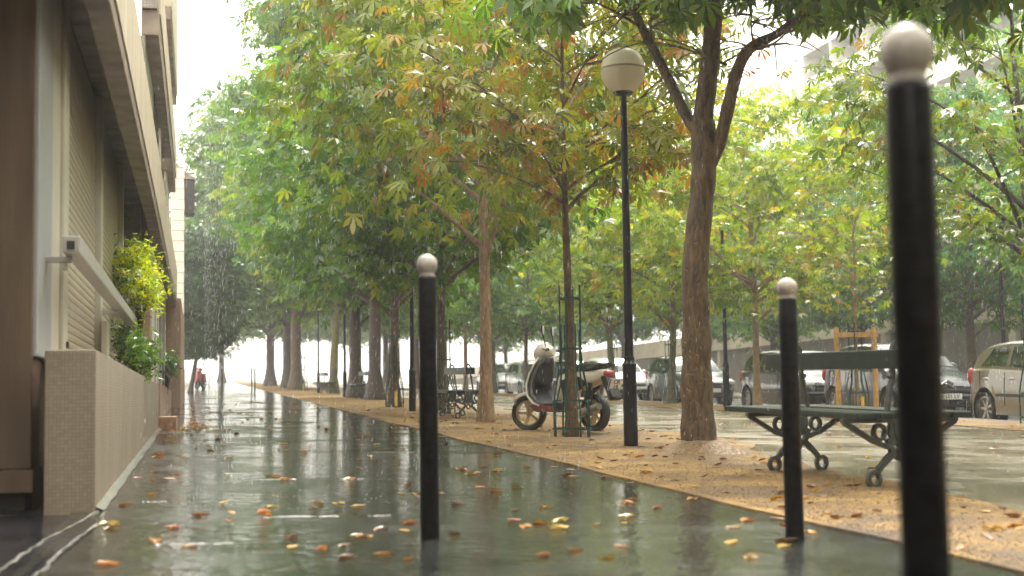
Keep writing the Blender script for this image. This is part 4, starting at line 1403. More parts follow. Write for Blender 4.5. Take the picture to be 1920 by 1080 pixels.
def scooter(loc, heading, label, body, side, rim='gold_alloy', steer=0.0, group='motor scooters', plate=True, roll=0.0):
    """local +y is forwards, front axle at y 0.64, rear axle at y -0.62"""
    t = thing('scooter', loc, label, 'scooter', group, heading)
    def paint(mb, name, colr, **k):
        o = mb.build(name, 'scooter_paint', t, **k)
        o.color = (*colr, 1)
        return o
    blk = 'black_plastic'
    wheel_part(t, 'front_wheel', (0, 0.64, 0.225), 0.225, 0.12, rim, steer)
    wheel_part(t, 'rear_wheel', (0, -0.62, 0.225), 0.225, 0.13, rim)
    # steering group turned with the wheel
    st = Matrix.Translation((0, 0.64, 0)) @ Matrix.Rotation(steer, 4, 'Z') @ Matrix.Translation((0, -0.64, 0))
    f = MB()
    for a in range(9):
        pass
    arc = [(R(38 + 14 * k)) for k in range(10)]
    sec = []
    vs, fs = [], []
    for i, a in enumerate(arc):
        cy_, cz_ = 0.64 + math.cos(a) * 0.262, 0.225 + math.sin(a) * 0.262
        w = 0.075 * (0.6 + 0.4 * math.sin(math.pi * i / 9))
        for s, d in ((-1, -0.035), (-0.7, 0.0), (0, 0.012), (0.7, 0.0), (1, -0.035)):
            vs.append((s * w, cy_ + math.cos(a) * d, cz_ + math.sin(a) * d))
    for i in range(9):
        for k in range(4):
            fs.append((i * 5 + k, i * 5 + k + 1, (i + 1) * 5 + k + 1, (i + 1) * 5 + k))
    f.add(vs, fs)
    fo = paint(f.xf(st), 'front_fender', body, smooth=True)
    sd = fo.modifiers.new('th', 'SOLIDIFY')
    sd.thickness = 0.012
    fk = MB()
    for s in (-1, 1):
        fk.tube([(s * 0.085, 0.64, 0.225), (s * 0.085, 0.585, 0.42), (s * 0.05, 0.54, 0.56)], 0.02, 8)
    fk.tube([(0, 0.56, 0.5), (0, 0.42, 0.95)], 0.03, 8)
    fk.xf(st).build('fork', 'gold_alloy' if rim == 'gold_alloy' else blk, t, smooth=True)
    # leg shield: curved sheet swept up from the floorboard
    ap = [(0.30, 0.30, 0.17), (0.40, 0.34, 0.21), (0.50, 0.44, 0.225), (0.52, 0.58, 0.215), (0.47, 0.72, 0.20), (0.41, 0.84, 0.165), (0.37, 0.92, 0.12)]
    def shield(off, grow):
        vs, fs = [], []
        for y, z, w in ap:
            for k in range(9):
                u = -1 + 2 * k / 8
                vs.append((u * (w + grow), y + off - 0.11 * u * u + 0.03, z))
        for i in range(len(ap) - 1):
            for k in range(8):
                fs.append((i * 9 + k, i * 9 + k + 1, (i + 1) * 9 + k + 1, (i + 1) * 9 + k))
        return MB().add(vs, fs)
    a = paint(shield(0.0, 0), 'leg_shield', body, smooth=True)
    a.modifiers.new('th', 'SOLIDIFY').thickness = 0.025
    a2 = shield(-0.045, -0.03).build('inner_panel', 'grey_plastic', t, smooth=True)
    a2.modifiers.new('th', 'SOLIDIFY').thickness = 0.04
    gb = MB()
    loft(gb, [(0.44, 0.66, 0.06, 0.16), (0.36, 0.68, 0.14, 0.17), (0.30, 0.70, 0.12, 0.13)], 14).build('glove_box', blk, t, smooth=True)
    # handlebar cowl
    loft(MB(), [(0.30, 0.99, 0.10, 0.05), (0.36, 1.0, 0.19, 0.075), (0.43, 1.0, 0.18, 0.10), (0.50, 0.985, 0.13, 0.095), (0.545, 0.965, 0.07, 0.06)], 18).xf(st)
    cw = MB()
    loft(cw, [(0.30, 0.99, 0.10, 0.05), (0.36, 1.0, 0.18, 0.075), (0.43, 1.0, 0.17, 0.10), (0.50, 0.985, 0.13, 0.095), (0.545, 0.965, 0.07, 0.06)], 18)
    cwo = paint(cw.xf(st), 'handlebar_cowl', body, smooth=True)
    MB().ellipsoid((0, 0.535, 0.955), (0.075, 0.03, 0.055)).xf(st).build('headlight', 'lamp_lens', t, smooth=True)
    hb = MB()
    for s in (-1, 1):
        hb.tube([(s * 0.13, 0.37, 1.0), (s * 0.26, 0.33, 1.01), (s * 0.37, 0.28, 1.005)], [0.014, 0.017, 0.018], 8)
        hb.tube([(s * 0.20, 0.37, 1.015), (s * 0.28, 0.385, 1.02), (s * 0.36, 0.35, 1.015)], 0.006, 6)
    hb.xf(st).build('handlebar', blk, t, smooth=True)
    for s in (-1, 1):
        MB().tube([(s * 0.19, 0.36, 1.05), (s * 0.215, 0.37, 1.14), (s * 0.23, 0.38, 1.20)], 0.007, 6).xf(st).build('mirror_stem', blk, t, smooth=True)
        mo = MB().ellipsoid((s * 0.235, 0.385, 1.255), (0.045, 0.02, 0.065), 12, 8).xf(st).build('mirror', blk, t, smooth=True)
        MB().ellipsoid((s * 0.235, 0.372, 1.255), (0.038, 0.012, 0.057), 12, 8).xf(st).build('mirror_glass', 'mirror_glass', mo, smooth=True)
    # floor, seat, flanks, tail
    MB().prism([(0.40, 0.30), (0.33, 0.345), (-0.10, 0.345), (-0.16, 0.27), (-0.05, 0.23), (0.34, 0.24)], -0.15, 0.15, 'yz').build('floorboard', blk, t, bevel=0.015)
    for s in (-1, 1):
        paint(MB().prism([(0.42, 0.31), (0.36, 0.335), (-0.08, 0.30), (-0.12, 0.24), (0.33, 0.25)], s * 0.151, s * 0.172, 'yz'), 'floor_trim', side, bevel=0.006)
    tail = MB()
    loft(tail, [(-0.02, 0.50, 0.09, 0.17), (-0.12, 0.55, 0.14, 0.16), (-0.30, 0.60, 0.165, 0.13), (-0.55, 0.625, 0.15, 0.105), (-0.78, 0.665, 0.10, 0.075), (-0.88, 0.69, 0.06, 0.04)], 18)
    paint(tail, 'tail_body', body, smooth=True)
    for s in (-1, 1):
        MB().prism([(-0.16, 0.62), (-0.22, 0.42), (-0.42, 0.44), (-0.66, 0.58), (-0.50, 0.66)], s * 0.13, s * 0.168, 'yz').build('side_panel', blk, t, bevel=0.012)
    loft(MB(), [(0, 0, 1, 1), (1, 0, 1, 1)])
    se = MB()
    loft(se, [(-0.02, 0.715, 0.07, 0.03), (-0.10, 0.745, 0.12, 0.045), (-0.30, 0.755, 0.15, 0.05), (-0.48, 0.762, 0.145, 0.05), (-0.68, 0.78, 0.115, 0.042), (-0.78, 0.79, 0.07, 0.025)], 16)
    se.build('seat', blk, t, smooth=True)
    MB().tube([(-0.12, -0.62, 0.75), (-0.13, -0.84, 0.79), (0, -0.91, 0.80), (0.13, -0.84, 0.79), (0.12, -0.62, 0.75)], 0.016, 8).build('grab_rail', blk, t, smooth=True)
    MB().ellipsoid((0, -0.885, 0.685), (0.085, 0.045, 0.045)).build('tail_light', 'tail_lens', t, smooth=True)
    MB().prism([(-0.80, 0.66), (-0.90, 0.66), (-1.02, 0.40), (-0.98, 0.36), (-0.94, 0.40)], -0.075, 0.075, 'yz').build('rear_mudguard', blk, t, bevel=0.01)
    if plate:
        m = Matrix.Translation((0, -0.985, 0.555)) @ Matrix.Rotation(R(24), 4, 'X')
        pl = MB().box(-0.105, 0.105, -0.006, 0.0, -0.075, 0.075).xf(m).build('license_plate', 'plate_white', t, bevel=0.004)
        MB().box(-0.105, -0.083, -0.008, -0.0062, -0.072, 0.072).xf(m).build('blue_band', 'plate_blue', pl)
        for row, zz in (('CR', 0.03), ('19', -0.035)):
            me = text_mesh(row, 0.075, 'plate_ink')
            o = piece('plate_letters', me, pl)
            o.matrix_local = m @ Matrix.Translation((0.012, -0.0085, zz)) @ Matrix.Rotation(R(90), 4, 'X')
    sw = MB()
    sw.prism([(-0.10, 0.30), (-0.16, 0.22), (-0.60, 0.17), (-0.72, 0.24), (-0.55, 0.32)], 0.075, 0.13, 'yz')
    sw.build('swing_arm', 'grey_plastic', t, bevel=0.012)
    MB().tube([(-0.11, -0.25, 0.2), (-0.125, -0.5, 0.22), (-0.13, -0.85, 0.30)], [0.03, 0.05, 0.042], 10).build('exhaust', 'alloy', t, smooth=True)
    MB().tube([(0.10, -0.10, 0.25), (0.20, -0.14, 0.015), (0.22, -0.20, 0.012)], 0.011, 6).build('side_stand', blk, t, smooth=True)
    for s in (-1, 1):
        MB().tube([(s * 0.075, -0.62, 0.24), (s * 0.10, -0.66, 0.58)], [0.024, 0.03], 8).build('shock_absorber', 'black_plastic' if s < 0 else 'alloy', t, smooth=True)
    MB().box(-0.012, 0.012, -0.035, 0.035, 0, 0.018).xf(Matrix.Translation((0.157, 0.30, 0.60)) @ Matrix.Rotation(R(20), 4, 'Y')).build('ignition_lock', 'chrome', t)
    return t
HX, HY = -0.43, 0.90
scooter((4.36, 17.0, gz(4.36, 17.0) + 0.012), math.atan2(-HX, HY), 'cream and black scooter parked behind the guarded thin tree', (0.82, 0.79, 0.70), (0.20, 0.03, 0.035), steer=0.62)
scooter((0.10, 73.6, gz(.1, 73.6)), math.pi - 0.25, 'small red scooter far away against the left building', (0.38, 0.012, 0.02), (0.03, 0.03, 0.03), rim='alloy', steer=-0.1, plate=False)

# ------------------------------------------------------------------ cars
def interp(tab, y):
    for (a, p), (b, q) in zip(tab, tab[1:]):
        if y <= b:
            t = (y - a) / (b - a) if b > a else 0
            t = max(0, min(1, t))
            t = t * t * (3 - 2 * t) * 0.4 + t * 0.6
            return p + (q - p) * t
    return tab[-1][1]

def car(loc, label, colr, L=3.85, W=1.68, Ht=1.45, rz=0.0, tall=0.0, plate=None, chevron=False, name='parked_car', rim='alloy', strip=True, detail=True):
    """local y runs from the nose (0) to the tail (L); nose points to -y"""
    t = thing(name, loc, label, 'car', 'cars parked along the kerb', rz)
    t.rotation_euler = (math.atan(SLOPE_Y), 0, rz)
    hw = W / 2
    belt = 0.93 + tall
    fa, ra, rw = 0.78, L - 0.66, 0.295
    arch = rw + 0.055
    top = [(0, 0.62), (0.10, 0.70 + tall * .6), (0.35, 0.78 + tall * .8), (1.0, 0.92 + tall), (1.6, belt), (L - 0.5, belt + 0.06), (L - 0.12, belt + 0.04), (L, belt - 0.12)]
    wid = [(0, hw * 0.70), (0.10, hw * 0.84), (0.32, hw * 0.955), (0.8, hw), (L - 0.8, hw), (L - 0.25, hw * 0.95), (L - 0.06, hw * 0.86), (L, hw * 0.78)]
    ys = sorted(set([0, .03, .08, .15, .25, .35] + [round(fa + arch * math.cos(R(a)), 4) for a in range(0, 181, 15)] + [round(ra + arch * math.cos(R(a)), 4) for a in range(0, 181, 15)] + [fa + arch + .02, ra - arch - .02] + list(np.round(np.linspace(1.25, L - 1.2, 6), 3)) + [L - .2, L - .12, L - .06, L - .02, L]))
    ys = [y for y in ys if 0 <= y <= L]
    def bottom(y):
        z = 0.20 + (0.06 if y < 0.1 or y > L - .1 else 0)
        for c in (fa, ra):
            if abs(y - c) < arch:
                z = max(z, rw + math.sqrt(arch ** 2 - (y - c) ** 2))
        return z
    vs, fs = [], []
    for y in ys:
        w, zt, zb = interp(wid, y), interp(top, y), bottom(y)
        zm = max(zb + 0.02, 0.52)
        half = [(w * 0.965, zb), (w * 0.985, zb + (zm - zb) * 0.4), (w, zm), (w * 0.992, zm + (zt - zm) * 0.45), (w * 0.965, zt - 0.05), (w * 0.90, zt), (w * 0.5, zt + 0.028), (0, zt + 0.036)]
        row = [(-a, b) for a, b in half[:-1]] + [(0, half[-1][1])] + [(a, b) for a, b in reversed(half[:-1])]
        for a, b in row:
            vs.append((a, y, b))
    m = 15
    for j in range(len(ys) - 1):
        for i in range(m - 1):
            fs.append((j * m + i, j * m + i + 1, (j + 1) * m + i + 1, (j + 1) * m + i))
    fs.append(tuple(range(m)))
    fs.append(tuple(range((len(ys) - 1) * m, len(ys) * m)))
    bo = MB().add(vs, fs).build('body', 'paint', t, smooth=True)
    bo.color = (*colr, 1)
    # wheel wells and underside
    MB().box(-hw * .74, hw * .74, 0.12, L - 0.12, 0.24, 0.60).build('underbody', 'rubber', t)
    # cabin
    y0, y1, y2, y3 = 0.92, 1.62, L - 0.62, L - 0.06
    roof = [(y0, belt - 0.03), (y0 + .35, belt + (Ht - belt) * .52), (y1, Ht - 0.055), (y1 + .45, Ht - 0.005), (y1 + 1.0, Ht), (y2 - .2, Ht - 0.03), (y2 + .12, Ht - 0.075), ((y2 + y3) / 2 + .12, belt + (Ht - belt) * .55), (y3, belt + 0.0)]
    def cab(y):
        zt = interp(roof, y)
        zb = min(interp(top, y) - 0.02, zt - 0.004)
        wb = interp(wid, y) * 0.925
        wt = wb - (zt - zb) * 0.30
        return wb, wt, zb, zt
    cys = list(np.linspace(y0, y1, 7)) + list(np.linspace(y1 + .2, y2, 6)) + list(np.linspace(y2 + .1, y3, 6))
    vs, fs = [], []
    for y in cys:
        wb, wt, zb, zt = cab(y)
        e = min(0.05, (zt - zb) * .3)
        half = [(wb, zb), (wb * .35 + wt * .65 , zb + (zt - zb) * .6), (wt + .012, zt - e), (wt - .05, zt - e * .25), (wt * .5, zt + .012), (0, zt + .018)]
        row = [(-a, b) for a, b in half] + [(a, b) for a, b in reversed(half[:-1])]
        vs += [(a, y, b) for a, b in row]
    m = 11
    for j in range(len(cys) - 1):
        for i in range(m - 1):
            fs.append((j * m + i, j * m + i + 1, (j + 1) * m + i + 1, (j + 1) * m + i))
    ro = MB().add(vs, fs).build('roof', 'paint', t, smooth=True)
    ro.color = (*colr, 1)
    # side windows on the slanted cabin side
    def side(y, f, s):
        wb, wt, zb, zt = cab(y)
        e = min(0.05, (zt - zb) * .3)
        zz = zb + (zt - e - zb) * f
        if f < .6:
            k = f / .6
            x = wb * (1 - k) + (wb * .35 + wt * .65) * k
        else:
            k = (f - .6) / .4
            x = (wb * .35 + wt * .65) * (1 - k) + (wt + .012) * k
        return (s * (x + 0.012), y, zz)
    yb = (y1 + y2) / 2 + 0.12
    for s in (-1, 1):
        for (a0, a1, b0, b1) in ((y0 + .34, yb - .05, y1 + .02, yb - .05), (yb + .05, y2 + .16, yb + .05, y2 - .16)):
            vs, fs = [], []
            nh, nl = 4, 6
            for i in range(nh + 1):
                f = 0.14 + 0.76 * i / nh
                for k in range(nl + 1):
                    lo = a0 + (a1 - a0) * k / nl
                    hi = b0 + (b1 - b0) * k / nl
                    y = lo + (hi - lo) * (i / nh)
                    vs.append(side(y, f, s))
            for i in range(nh):
                for k in range(nl):
                    fs.append((i * (nl + 1) + k, i * (nl + 1) + k + 1, (i + 1) * (nl + 1) + k + 1, (i + 1) * (nl + 1) + k))
            MB().add(vs, fs).build('side_window', 'car_glass', t, smooth=True)
        if detail:
            for y in (y0 + .40, yb, y2 + .10):
                MB().tube([(s * (interp(wid, y) * .993), y, .34), (s * (interp(wid, y) * 1.001), y, .55), (s * (interp(wid, y) * .985), y, interp(top, y) - .07)], 0.006, 4).build('door_gap', 'rubber', t)
            for y in (yb - .22, y2 - .12):
                MB().ellipsoid((s * hw * .995, y, belt - 0.13), (.022, .085, .02), 10, 6).build('door_handle', 'chrome' if colr[0] < .1 else 'alloy', t, smooth=True)
            if strip:
                MB().box(min(s * hw * .985, s * (hw + .012)), max(s * hw * .985, s * (hw + .012)), fa + arch + .05, ra - arch - .05, .50, .55).build('rub_strip', 'black_plastic', t, bevel=0.006)
        mm = MB().ellipsoid((s * (hw + .06), y0 + .48, belt + .06), (.085, .055, .065), 12, 8).build('door_mirror', 'paint', t, smooth=True)
        mm.color = (*colr, 1)
        MB().ellipsoid((s * hw * .72, 0.135, 0.66 + tall * .6), (.17, .12, .085), 14, 8).build('headlight', 'lamp_lens', t, smooth=True)
        MB().ellipsoid((s * hw * .82, L - 0.055, belt - .10), (.075, .06, .15), 12, 8).build('tail_light', 'tail_lens', t, smooth=True)
        for c in (fa, ra):
            ww = MB().lathe([(arch - .004, -.12), (arch - .004, .12)], 24, c=(s * (hw - .14), c, rw), axis='x')
            ww.f = [q for q in ww.f if len(q) == 4]
            ww.build('wheel_well', 'rubber', t)
            wheel_part(t, 'wheel', (s * (hw - .10), c, rw), rw, .18, rim, spokes=7)
    # windscreen and rear window
    def across(ya, yb_, inset, name):
        vs, fs = [], []
        n = 6
        for i in range(n + 1):
            y = ya + (yb_ - ya) * i / n
            wb, wt, zb, zt = cab(y)
            e = min(.05, (zt - zb) * .3)
            for u in (-1, -.55, 0, .55, 1):
                xx = (wt - .05) * u * inset
                z0 = zt + .018 - (.006 + e * .25 + .012) * abs(u) ** 1.6
                vs.append((xx, y - (.012 if ya < 2 else -.012), z0 + .010))
        for i in range(n):
            for k in range(4):
                fs.append((i * 5 + k, i * 5 + k + 1, (i + 1) * 5 + k + 1, (i + 1) * 5 + k))
        MB().add(vs, fs).build(name, 'car_glass', t, smooth=True)
    across(y0 + .10, y1 - .02, .98, 'windscreen')
    across(y2 + .12, y3 - .10, .96, 'rear_window')
    for s in (-.35, .25):
        MB().tube([(s, y0 + .10, belt + .055), (s + .22, y0 + .30, belt + .235)], .007, 5).build('wiper', 'black_plastic', t)
    # nose
    MB().box(-hw * .62, hw * .62, -0.022, 0.10, 0.50, 0.585).build('grille', 'black_plastic', t, bevel=0.02)
    MB().box(-hw * .66, hw * .66, -0.02, 0.12, 0.27, 0.40).build('air_intake', 'black_plastic', t, bevel=0.02)
    bm = MB().box(-hw * .80, hw * .80, -0.045, 0.12, 0.405, 0.495).build('front_bumper', 'paint', t, bevel=0.03)
    bm.color = (*colr, 1)
    bm = MB().box(-hw * .82, hw * .82, L - .12, L + .045, 0.36, 0.56).build('rear_bumper', 'paint', t, bevel=0.04)
    bm.color = (*colr, 1)
    pl = MB().box(-.26, .26, -.062, -.05, .395, .505).build('license_plate', 'plate_white', t, bevel=.003)
    MB().box(-.26, -.22, -.0645, -.0622, .397, .503).build('blue_band', 'plate_blue', pl)
    if plate:
        o = piece('plate_letters', text_mesh(plate, 0.105, 'plate_ink'), pl)
        o.matrix_local = Matrix.Translation((0.015, -.0645, .45)) @ Matrix.Rotation(R(90), 4, 'X')
    if chevron:
        for z in (.635, .69):
            b = MB()
            for s in (-1, 1):
                b.bar2((0, z + .055), (s * .12, z - .01), .032, -.02, .06)
            o = b.build('chevron_badge', 'chrome', t)
            o.location = (0, 0.0, 0)
    return t
KX = 12.92
def park(y_front, *a, **k):
    W = k.get('W', 1.68)
    x = KX + W / 2
    return car((x, y_front, gz(x, y_front) - 0.10), *a, **k)
park(18.6, 'beige silver hatchback at the right edge with red tail lamp', (0.23, 0.205, 0.165), L=3.85, W=1.66, Ht=1.43)
park(24.45, 'dark grey car behind the staked sapling with double chevron badge', (0.055, 0.055, 0.075), L=3.9, W=1.70, Ht=1.50, tall=0.04, plate='E 101 LV', chevron=True)
park(29.2, 'black hatchback behind the pale trunk and left post', (0.020, 0.020, 0.018), L=3.9, W=1.68, Ht=1.45)
park(37.0, 'dark green small car with pale roof right of the lamp post', (0.012, 0.045, 0.035), L=3.6, W=1.62, Ht=1.42, rim='alloy')
park(44.6, 'white car left of the lamp post behind the scooter', (0.72, 0.72, 0.70), L=4.0, W=1.7, Ht=1.45)
park(50.6, 'small dark brown car seen left of the scooter', (0.05, 0.035, 0.028), L=3.8, W=1.65, Ht=1.45)
park(56.6, 'pale green-grey car behind the thin guarded trees', (0.42, 0.47, 0.44), L=4.0, W=1.7, Ht=1.45)
park(63.0, 'hazy white car seen through the second bench', (0.65, 0.65, 0.63), L=4.0, W=1.7, Ht=1.45)
def park_far(x, y, lab, c, rz=math.pi, **k):
    t = car((x, y, gz(x, y) - 0.10), lab, c, rz=rz, detail=False, **k)
    t['group'] = 'cars on the far side of the road'
park_far(18.6, 33.4, 'small white car across the road behind the dark grey one', (0.70, 0.70, 0.68), rz=0.0, L=3.7, W=1.62, Ht=1.45)
park_far(18.7, 39.0, 'light grey car mostly hidden across the road near the bollard', (0.45, 0.45, 0.44), rz=0.0, L=4.0, W=1.66, Ht=1.42)
park_far(18.7, 50.5, 'white car across the road left of the dark roadside post', (0.74, 0.74, 0.72), rz=0.0, L=4.1, W=1.68, Ht=1.40)
park_far(18.7, 62.0, 'misty white van-like car across the road behind the green car', (0.72, 0.72, 0.70), rz=0.0, L=4.2, W=1.75, Ht=1.75, tall=0.1)

# ------------------------------------------------------------------ fallen leaves
def fallen_meshes():
    out = []
    for q in range(6):
        r = random.Random(100 + q)
        rows, cols = 6, 4
        vs, fs = [], []
        curl = r.uniform(0.15, 0.9)
        bend = r.uniform(-0.1, 0.35)
        for i in range(rows + 1):
            f = i / rows
            w = 0.30 * math.sin(math.pi * min(1, f ** 0.75)) ** 0.8 + 0.004
            for k in range(cols + 1):
                u = -1 + 2 * k / cols
                x = u * w * math.cos(u * curl * 0.6)
                z = abs(u) ** 1.6 * w * 0.75 * curl + bend * (f - 0.5) ** 2 + r.uniform(-.012, .012) + 0.01
                vs.append((x, f - 0.5, max(z, 0.004)))
        for i in range(rows):
            for k in range(cols):
                a = i * (cols + 1) + k
                fs.append((a, a + 1, a + cols + 2, a + cols + 1))
        if q >= 3:      # some keep two or three leaflets together
            base = list(vs)
            bf = list(fs)
            for ang in ((0.8,) if q == 3 else (0.75, -0.85)):
                o = len(vs)
                c, s = math.cos(ang), math.sin(ang)
                sc = r.uniform(.7, .95)
                for x, y, z in base:
                    yy = (y + .5) * sc
                    xx = x * sc
                    vs.append((xx * c - yy * s, xx * s + yy * c - .5, z * sc + .003))
                fs += [tuple(i + o for i in f) for f in bf]
        me = MB().add(vs, fs).mesh('fallen_leaf')
        me.materials.append(MATS['fallen'])
        me.polygons.foreach_set('use_smooth', [True] * len(me.polygons))
        at = me.attributes.new('tone', 'FLOAT_COLOR', 'POINT')
        rgba = np.ones((len(me.vertices), 4), np.float32)
        rgba[:, :3] *= np.random.RandomState(q).uniform(.7, 1.1, (len(me.vertices), 1))
        at.data.foreach_set('color', rgba.ravel())
        out.append(me)
    return out
FL = fallen_meshes()
FT = [('orange', (0.42, 0.17, 0.03)), ('orange', (0.48, 0.24, 0.04)), ('yellow', (0.50, 0.33, 0.06)), ('brown', (0.17, 0.075, 0.025)), ('brown', (0.27, 0.125, 0.04))]
def fallen():
    r = random.Random(23)
    # picture points of the clearest leaves, turned into places on the pavement
    spots = [(0.16, 7.1, 1), (0.14, 6.7, 0), (0.31, 6.95, 1), (0.36, 7.35, 2), (0.62, 7.6, 1), (0.70, 7.5, 2), (0.80, 7.35, 2), (0.37, 5.95, 3), (0.36, 5.65, 2),
             (0.66, 5.95, 1), (0.87, 6.15, 2), (0.99, 6.05, 3), (1.33, 7.4, 3), (1.2, 8.0, 4), (1.42, 6.5, 4), (1.62, 6.4, 2), (1.75, 6.25, 1), (1.52, 6.35, 0), (1.9, 6.3, 2), (2.0, 6.6, 2),
             (1.42, 5.35, 0), (1.48, 5.1, 2), (2.0, 5.0, 2), (1.25, 5.2, 4), (0.95, 9.3, 1), (0.5, 9.6, 1), (0.55, 9.3, 0), (0.2, 9.9, 2), (-0.25, 8.3, 2), (-0.3, 10.2, 0), (-0.28, 9.4, 1), (-0.18, 9.5, 3),
             (-0.31, 12, 1), (1.15, 10.5, 2), (1.5, 9.4, 0), (1.7, 8.2, 1), (1.9, 8.6, 3), (2.2, 7.3, 1), (2.3, 7.0, 4), (2.5, 6.3, 1), (2.6, 6.1, 0), (2.3, 6.0, 4)]
    for k in range(190):
        y = 5.2 + 32 * (r.random() ** 1.5)
        x = r.uniform(-0.42, 2.7)
        spots.append((x, y, r.randint(0, 4)))
    for k in range(45):              # drift by the step
        spots.append((r.gauss(-0.05, .14), r.gauss(19.0, 1.0), r.choice((0, 1, 1, 2))))
    for k in range(60):              # band further on
        spots.append((r.uniform(0.0, 1.2), r.gauss(13.8, .55), r.choice((0, 1, 4))))
    pav, snd = [], []
    for x, y, c in spots[:285]:
        col, rgb = FT[c]
        o = bpy.data.objects.new('fallen_leaf', r.choice(FL))
        COL.objects.link(o)
        s = r.uniform(0.05, 0.10)
        o.location = (x, y, gz(x, y) + 0.002)
        o.rotation_euler = (r.gauss(0, .12), r.gauss(0, .12), r.uniform(0, 6.28))
        o.scale = (s, s, s * r.uniform(.45, 1.0))
        o.color = (*[v * r.uniform(.8, 1.15) for v in rgb], 1)
        form = 'fallen leaf' if FL.index(o.data) < 3 else 'clump of fallen leaflets'
        if x < 0.5 and abs(y - 19) < 2.6:
            where = 'in the drift beside the brick step'
        elif y > 21:
            where = 'on the far hazy pavement beyond the brick step'
        elif abs(y - 13.8) < 1.6 and x < 1.6:
            where = 'in the leafy band across the pavement before the step'
        elif x < 0.0:
            where = 'close to the low mosaic wall'
        elif math.hypot(x - 0.93, y - 5.84) < 0.6:
            where = 'around the foot of the middle bollard'
        elif x > 2.15:
            where = 'by the sandy edge near the bench'
        elif y < 6.6:
            where = 'in the near foreground between the bollards' if x > 0.93 else 'in the near foreground left of the middle bollard'
        elif x > 1.2:
            where = 'behind the bollards on the right half of the pavement'
        else:
            where = 'on open pavement beyond the middle bollard'
        tag(o, '%s %s %s' % (col, form, where), 'leaf', 'leaves fallen on the wet pavement')
    # litter on the sand and in the alley: too many to count
    vs, fs, cs = [], [], []
    for k in range(420):
        y = 5.0 + 30 * (r.random() ** 1.4)
        x = r.uniform(2.85, sand_r(y)) if r.random() < .7 else r.uniform(sand_r(y) - .4, 10.5)
        if r.random() < .10:
            y = r.uniform(16, 60)
            x = r.uniform(10.7, 12.5)
        me = r.choice(FL)
        s = r.uniform(.05, .09)
        M = Matrix.Translation((x, y, gz(x, y) + .014)) @ Matrix.Rotation(r.uniform(0, 6.28), 4, 'Z') @ Matrix.Rotation(r.gauss(0, .2), 4, 'X') @ Matrix.Scale(s, 4)
        o = len(vs)
        vs += [tuple(M @ v.co) for v in me.vertices]
        fs += [tuple(i + o for i in p.vertices) for p in me.polygons]
        c = r.choice(FT + [('b', (0.20, 0.08, 0.02))] * 3)[1]
        cs += [(*c, 1)] * len(me.vertices)
    me = bpy.data.meshes.new('leaf_litter')
    me.from_pydata(vs, [], fs)
    me.materials.append(MATS['fallen'])
    at = me.attributes.new('tone', 'FLOAT_COLOR', 'POINT')
    at.data.foreach_set('color', np.array(cs, np.float32).ravel())
    o = bpy.data.objects.new('leaf_litter', me)
    COL.objects.link(o)
    tag(o, 'brown and orange leaf litter scattered over the sandy strip and alley', 'leaves', kind='stuff')
fallen()

# ------------------------------------------------------------------ rain and haze
def drops(name, pos, rad, ln, label, tilt=0.06):
    n = len(pos)
    rs = np.random.RandomState(3)
    t = np.array([(0, 0, 1), (1, 0, -.2), (-.5, .87, -.2), (-.5, -.87, -.2), (0, 0, -1)], float)
    f = np.array([(0, 1, 2), (0, 2, 3), (0, 3, 1), (4, 2, 1), (4, 3, 2), (4, 1, 3)])
    sc = np.stack([rad, rad, ln], -1)
    V = t[None] * sc[:, None, :]
    V[:, :, 0] += V[:, :, 2] * tilt
    V += pos[:, None, :]
    F = (f[None] + (np.arange(n) * 5)[:, None, None]).reshape(-1, 3)
    me = bpy.data.meshes.new(name)
    me.vertices.add(n * 5)
    me.vertices.foreach_set('co', V.astype(np.float32).ravel())
    me.loops.add(F.size)
    me.loops.foreach_set('vertex_index', F.astype(np.int32).ravel())
    me.polygons.add(len(F))
    me.polygons.foreach_set('loop_start', np.arange(len(F), dtype=np.int32) * 3)
    me.polygons.foreach_set('loop_total', np.full(len(F), 3, dtype=np.int32))
    me.materials.append(MATS['raindrop'])
    me.update()
    o = bpy.data.objects.new(name, me)
    COL.objects.link(o)
    return tag(o, label, 'rain', kind='stuff')
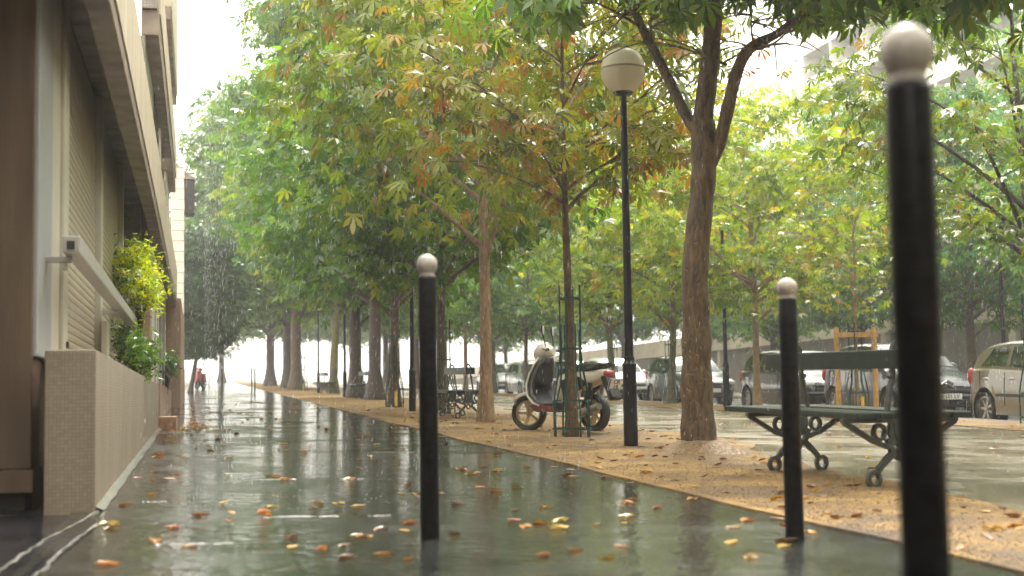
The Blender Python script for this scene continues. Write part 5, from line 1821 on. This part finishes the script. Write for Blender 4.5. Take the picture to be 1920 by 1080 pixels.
def rain():
    rs = np.random.RandomState(9)
    n = 34000
    y = 7.5 + 44 * rs.uniform(0, 1, n) ** 0.7
    x = y * rs.uniform(-0.1, 0.68, n)
    x = np.where(x < -0.4, 0.2, x)
    z = SLOPE_X * x + SLOPE_Y * y + rs.uniform(0, 1, n) * (0.7 + y * 0.30)
    drops('rain', np.stack([x, y, z], -1), rs.uniform(.0009, .0019, n), rs.uniform(.012, .032, n), 'falling rain drops filling the air above the street')
    n = 9000
    y = 7.0 + 45 * rs.uniform(0, 1, n) ** 1.1
    x = np.where(rs.uniform(0, 1, n) < .7, rs.uniform(-.45, 2.8, n), rs.uniform(4.5, 11, n))
    z = SLOPE_X * x + SLOPE_Y * y + np.abs(rs.normal(0, .018, n)) + .002
    q = rs.uniform(.0008, .0022, n)
    drops('rain_splash', np.stack([x, y, z], -1), q, q * 1.5, 'tiny splashes of rain just above the wet ground', 0)
rain()

def gravel():
    rs = np.random.RandomState(17)
    n = 14000
    y = 4.3 + 22 * rs.uniform(0, 1, n) ** 1.6
    e = np.array([pav_r(v) for v in y])
    w = np.array([sand_r(v) for v in y]) - e
    x = e + rs.uniform(0, 1, n) ** 1.4 * w - 0.10 * np.abs(rs.normal(0, .5, n)) * (rs.uniform(0, 1, n) < .3)
    q = rs.uniform(.0015, .0055, n) * rs.choice([1, 1, 1, 1.8], n)
    z = SLOPE_X * x + SLOPE_Y * y + .011 + q * .2
    o = drops('gravel', np.stack([x, y, z], -1), q, q * .7, 'loose gravel strewn over the sandy strip and its edge', 0)
    o['category'] = 'gravel'
    o.data.materials.clear()
    o.data.materials.append(MATS['gravel'])
gravel()

def haze():
    b = MB().box(-605, 605, -305, 905, -4.5, 31.5)
    o = b.build('haze', 'raindrop')
    o.data.materials.clear()
    m = bpy.data.materials.new('haze')
    m.use_nodes = True
    nt = m.node_tree
    nt.nodes.clear()
    out = nt.nodes.new('ShaderNodeOutputMaterial')
    v = nt.nodes.new('ShaderNodeVolumePrincipled')
    v.inputs['Color'].default_value = (0.97, 0.96, 0.92, 1)
    v.inputs['Density'].default_value = 0.0018
    v.inputs['Anisotropy'].default_value = 0.25
    nt.links.new(v.outputs[0], out.inputs['Volume'])
    o.data.materials.append(m)
    tag(o, 'pale rain haze hanging over the whole street', 'haze', kind='stuff')
haze()
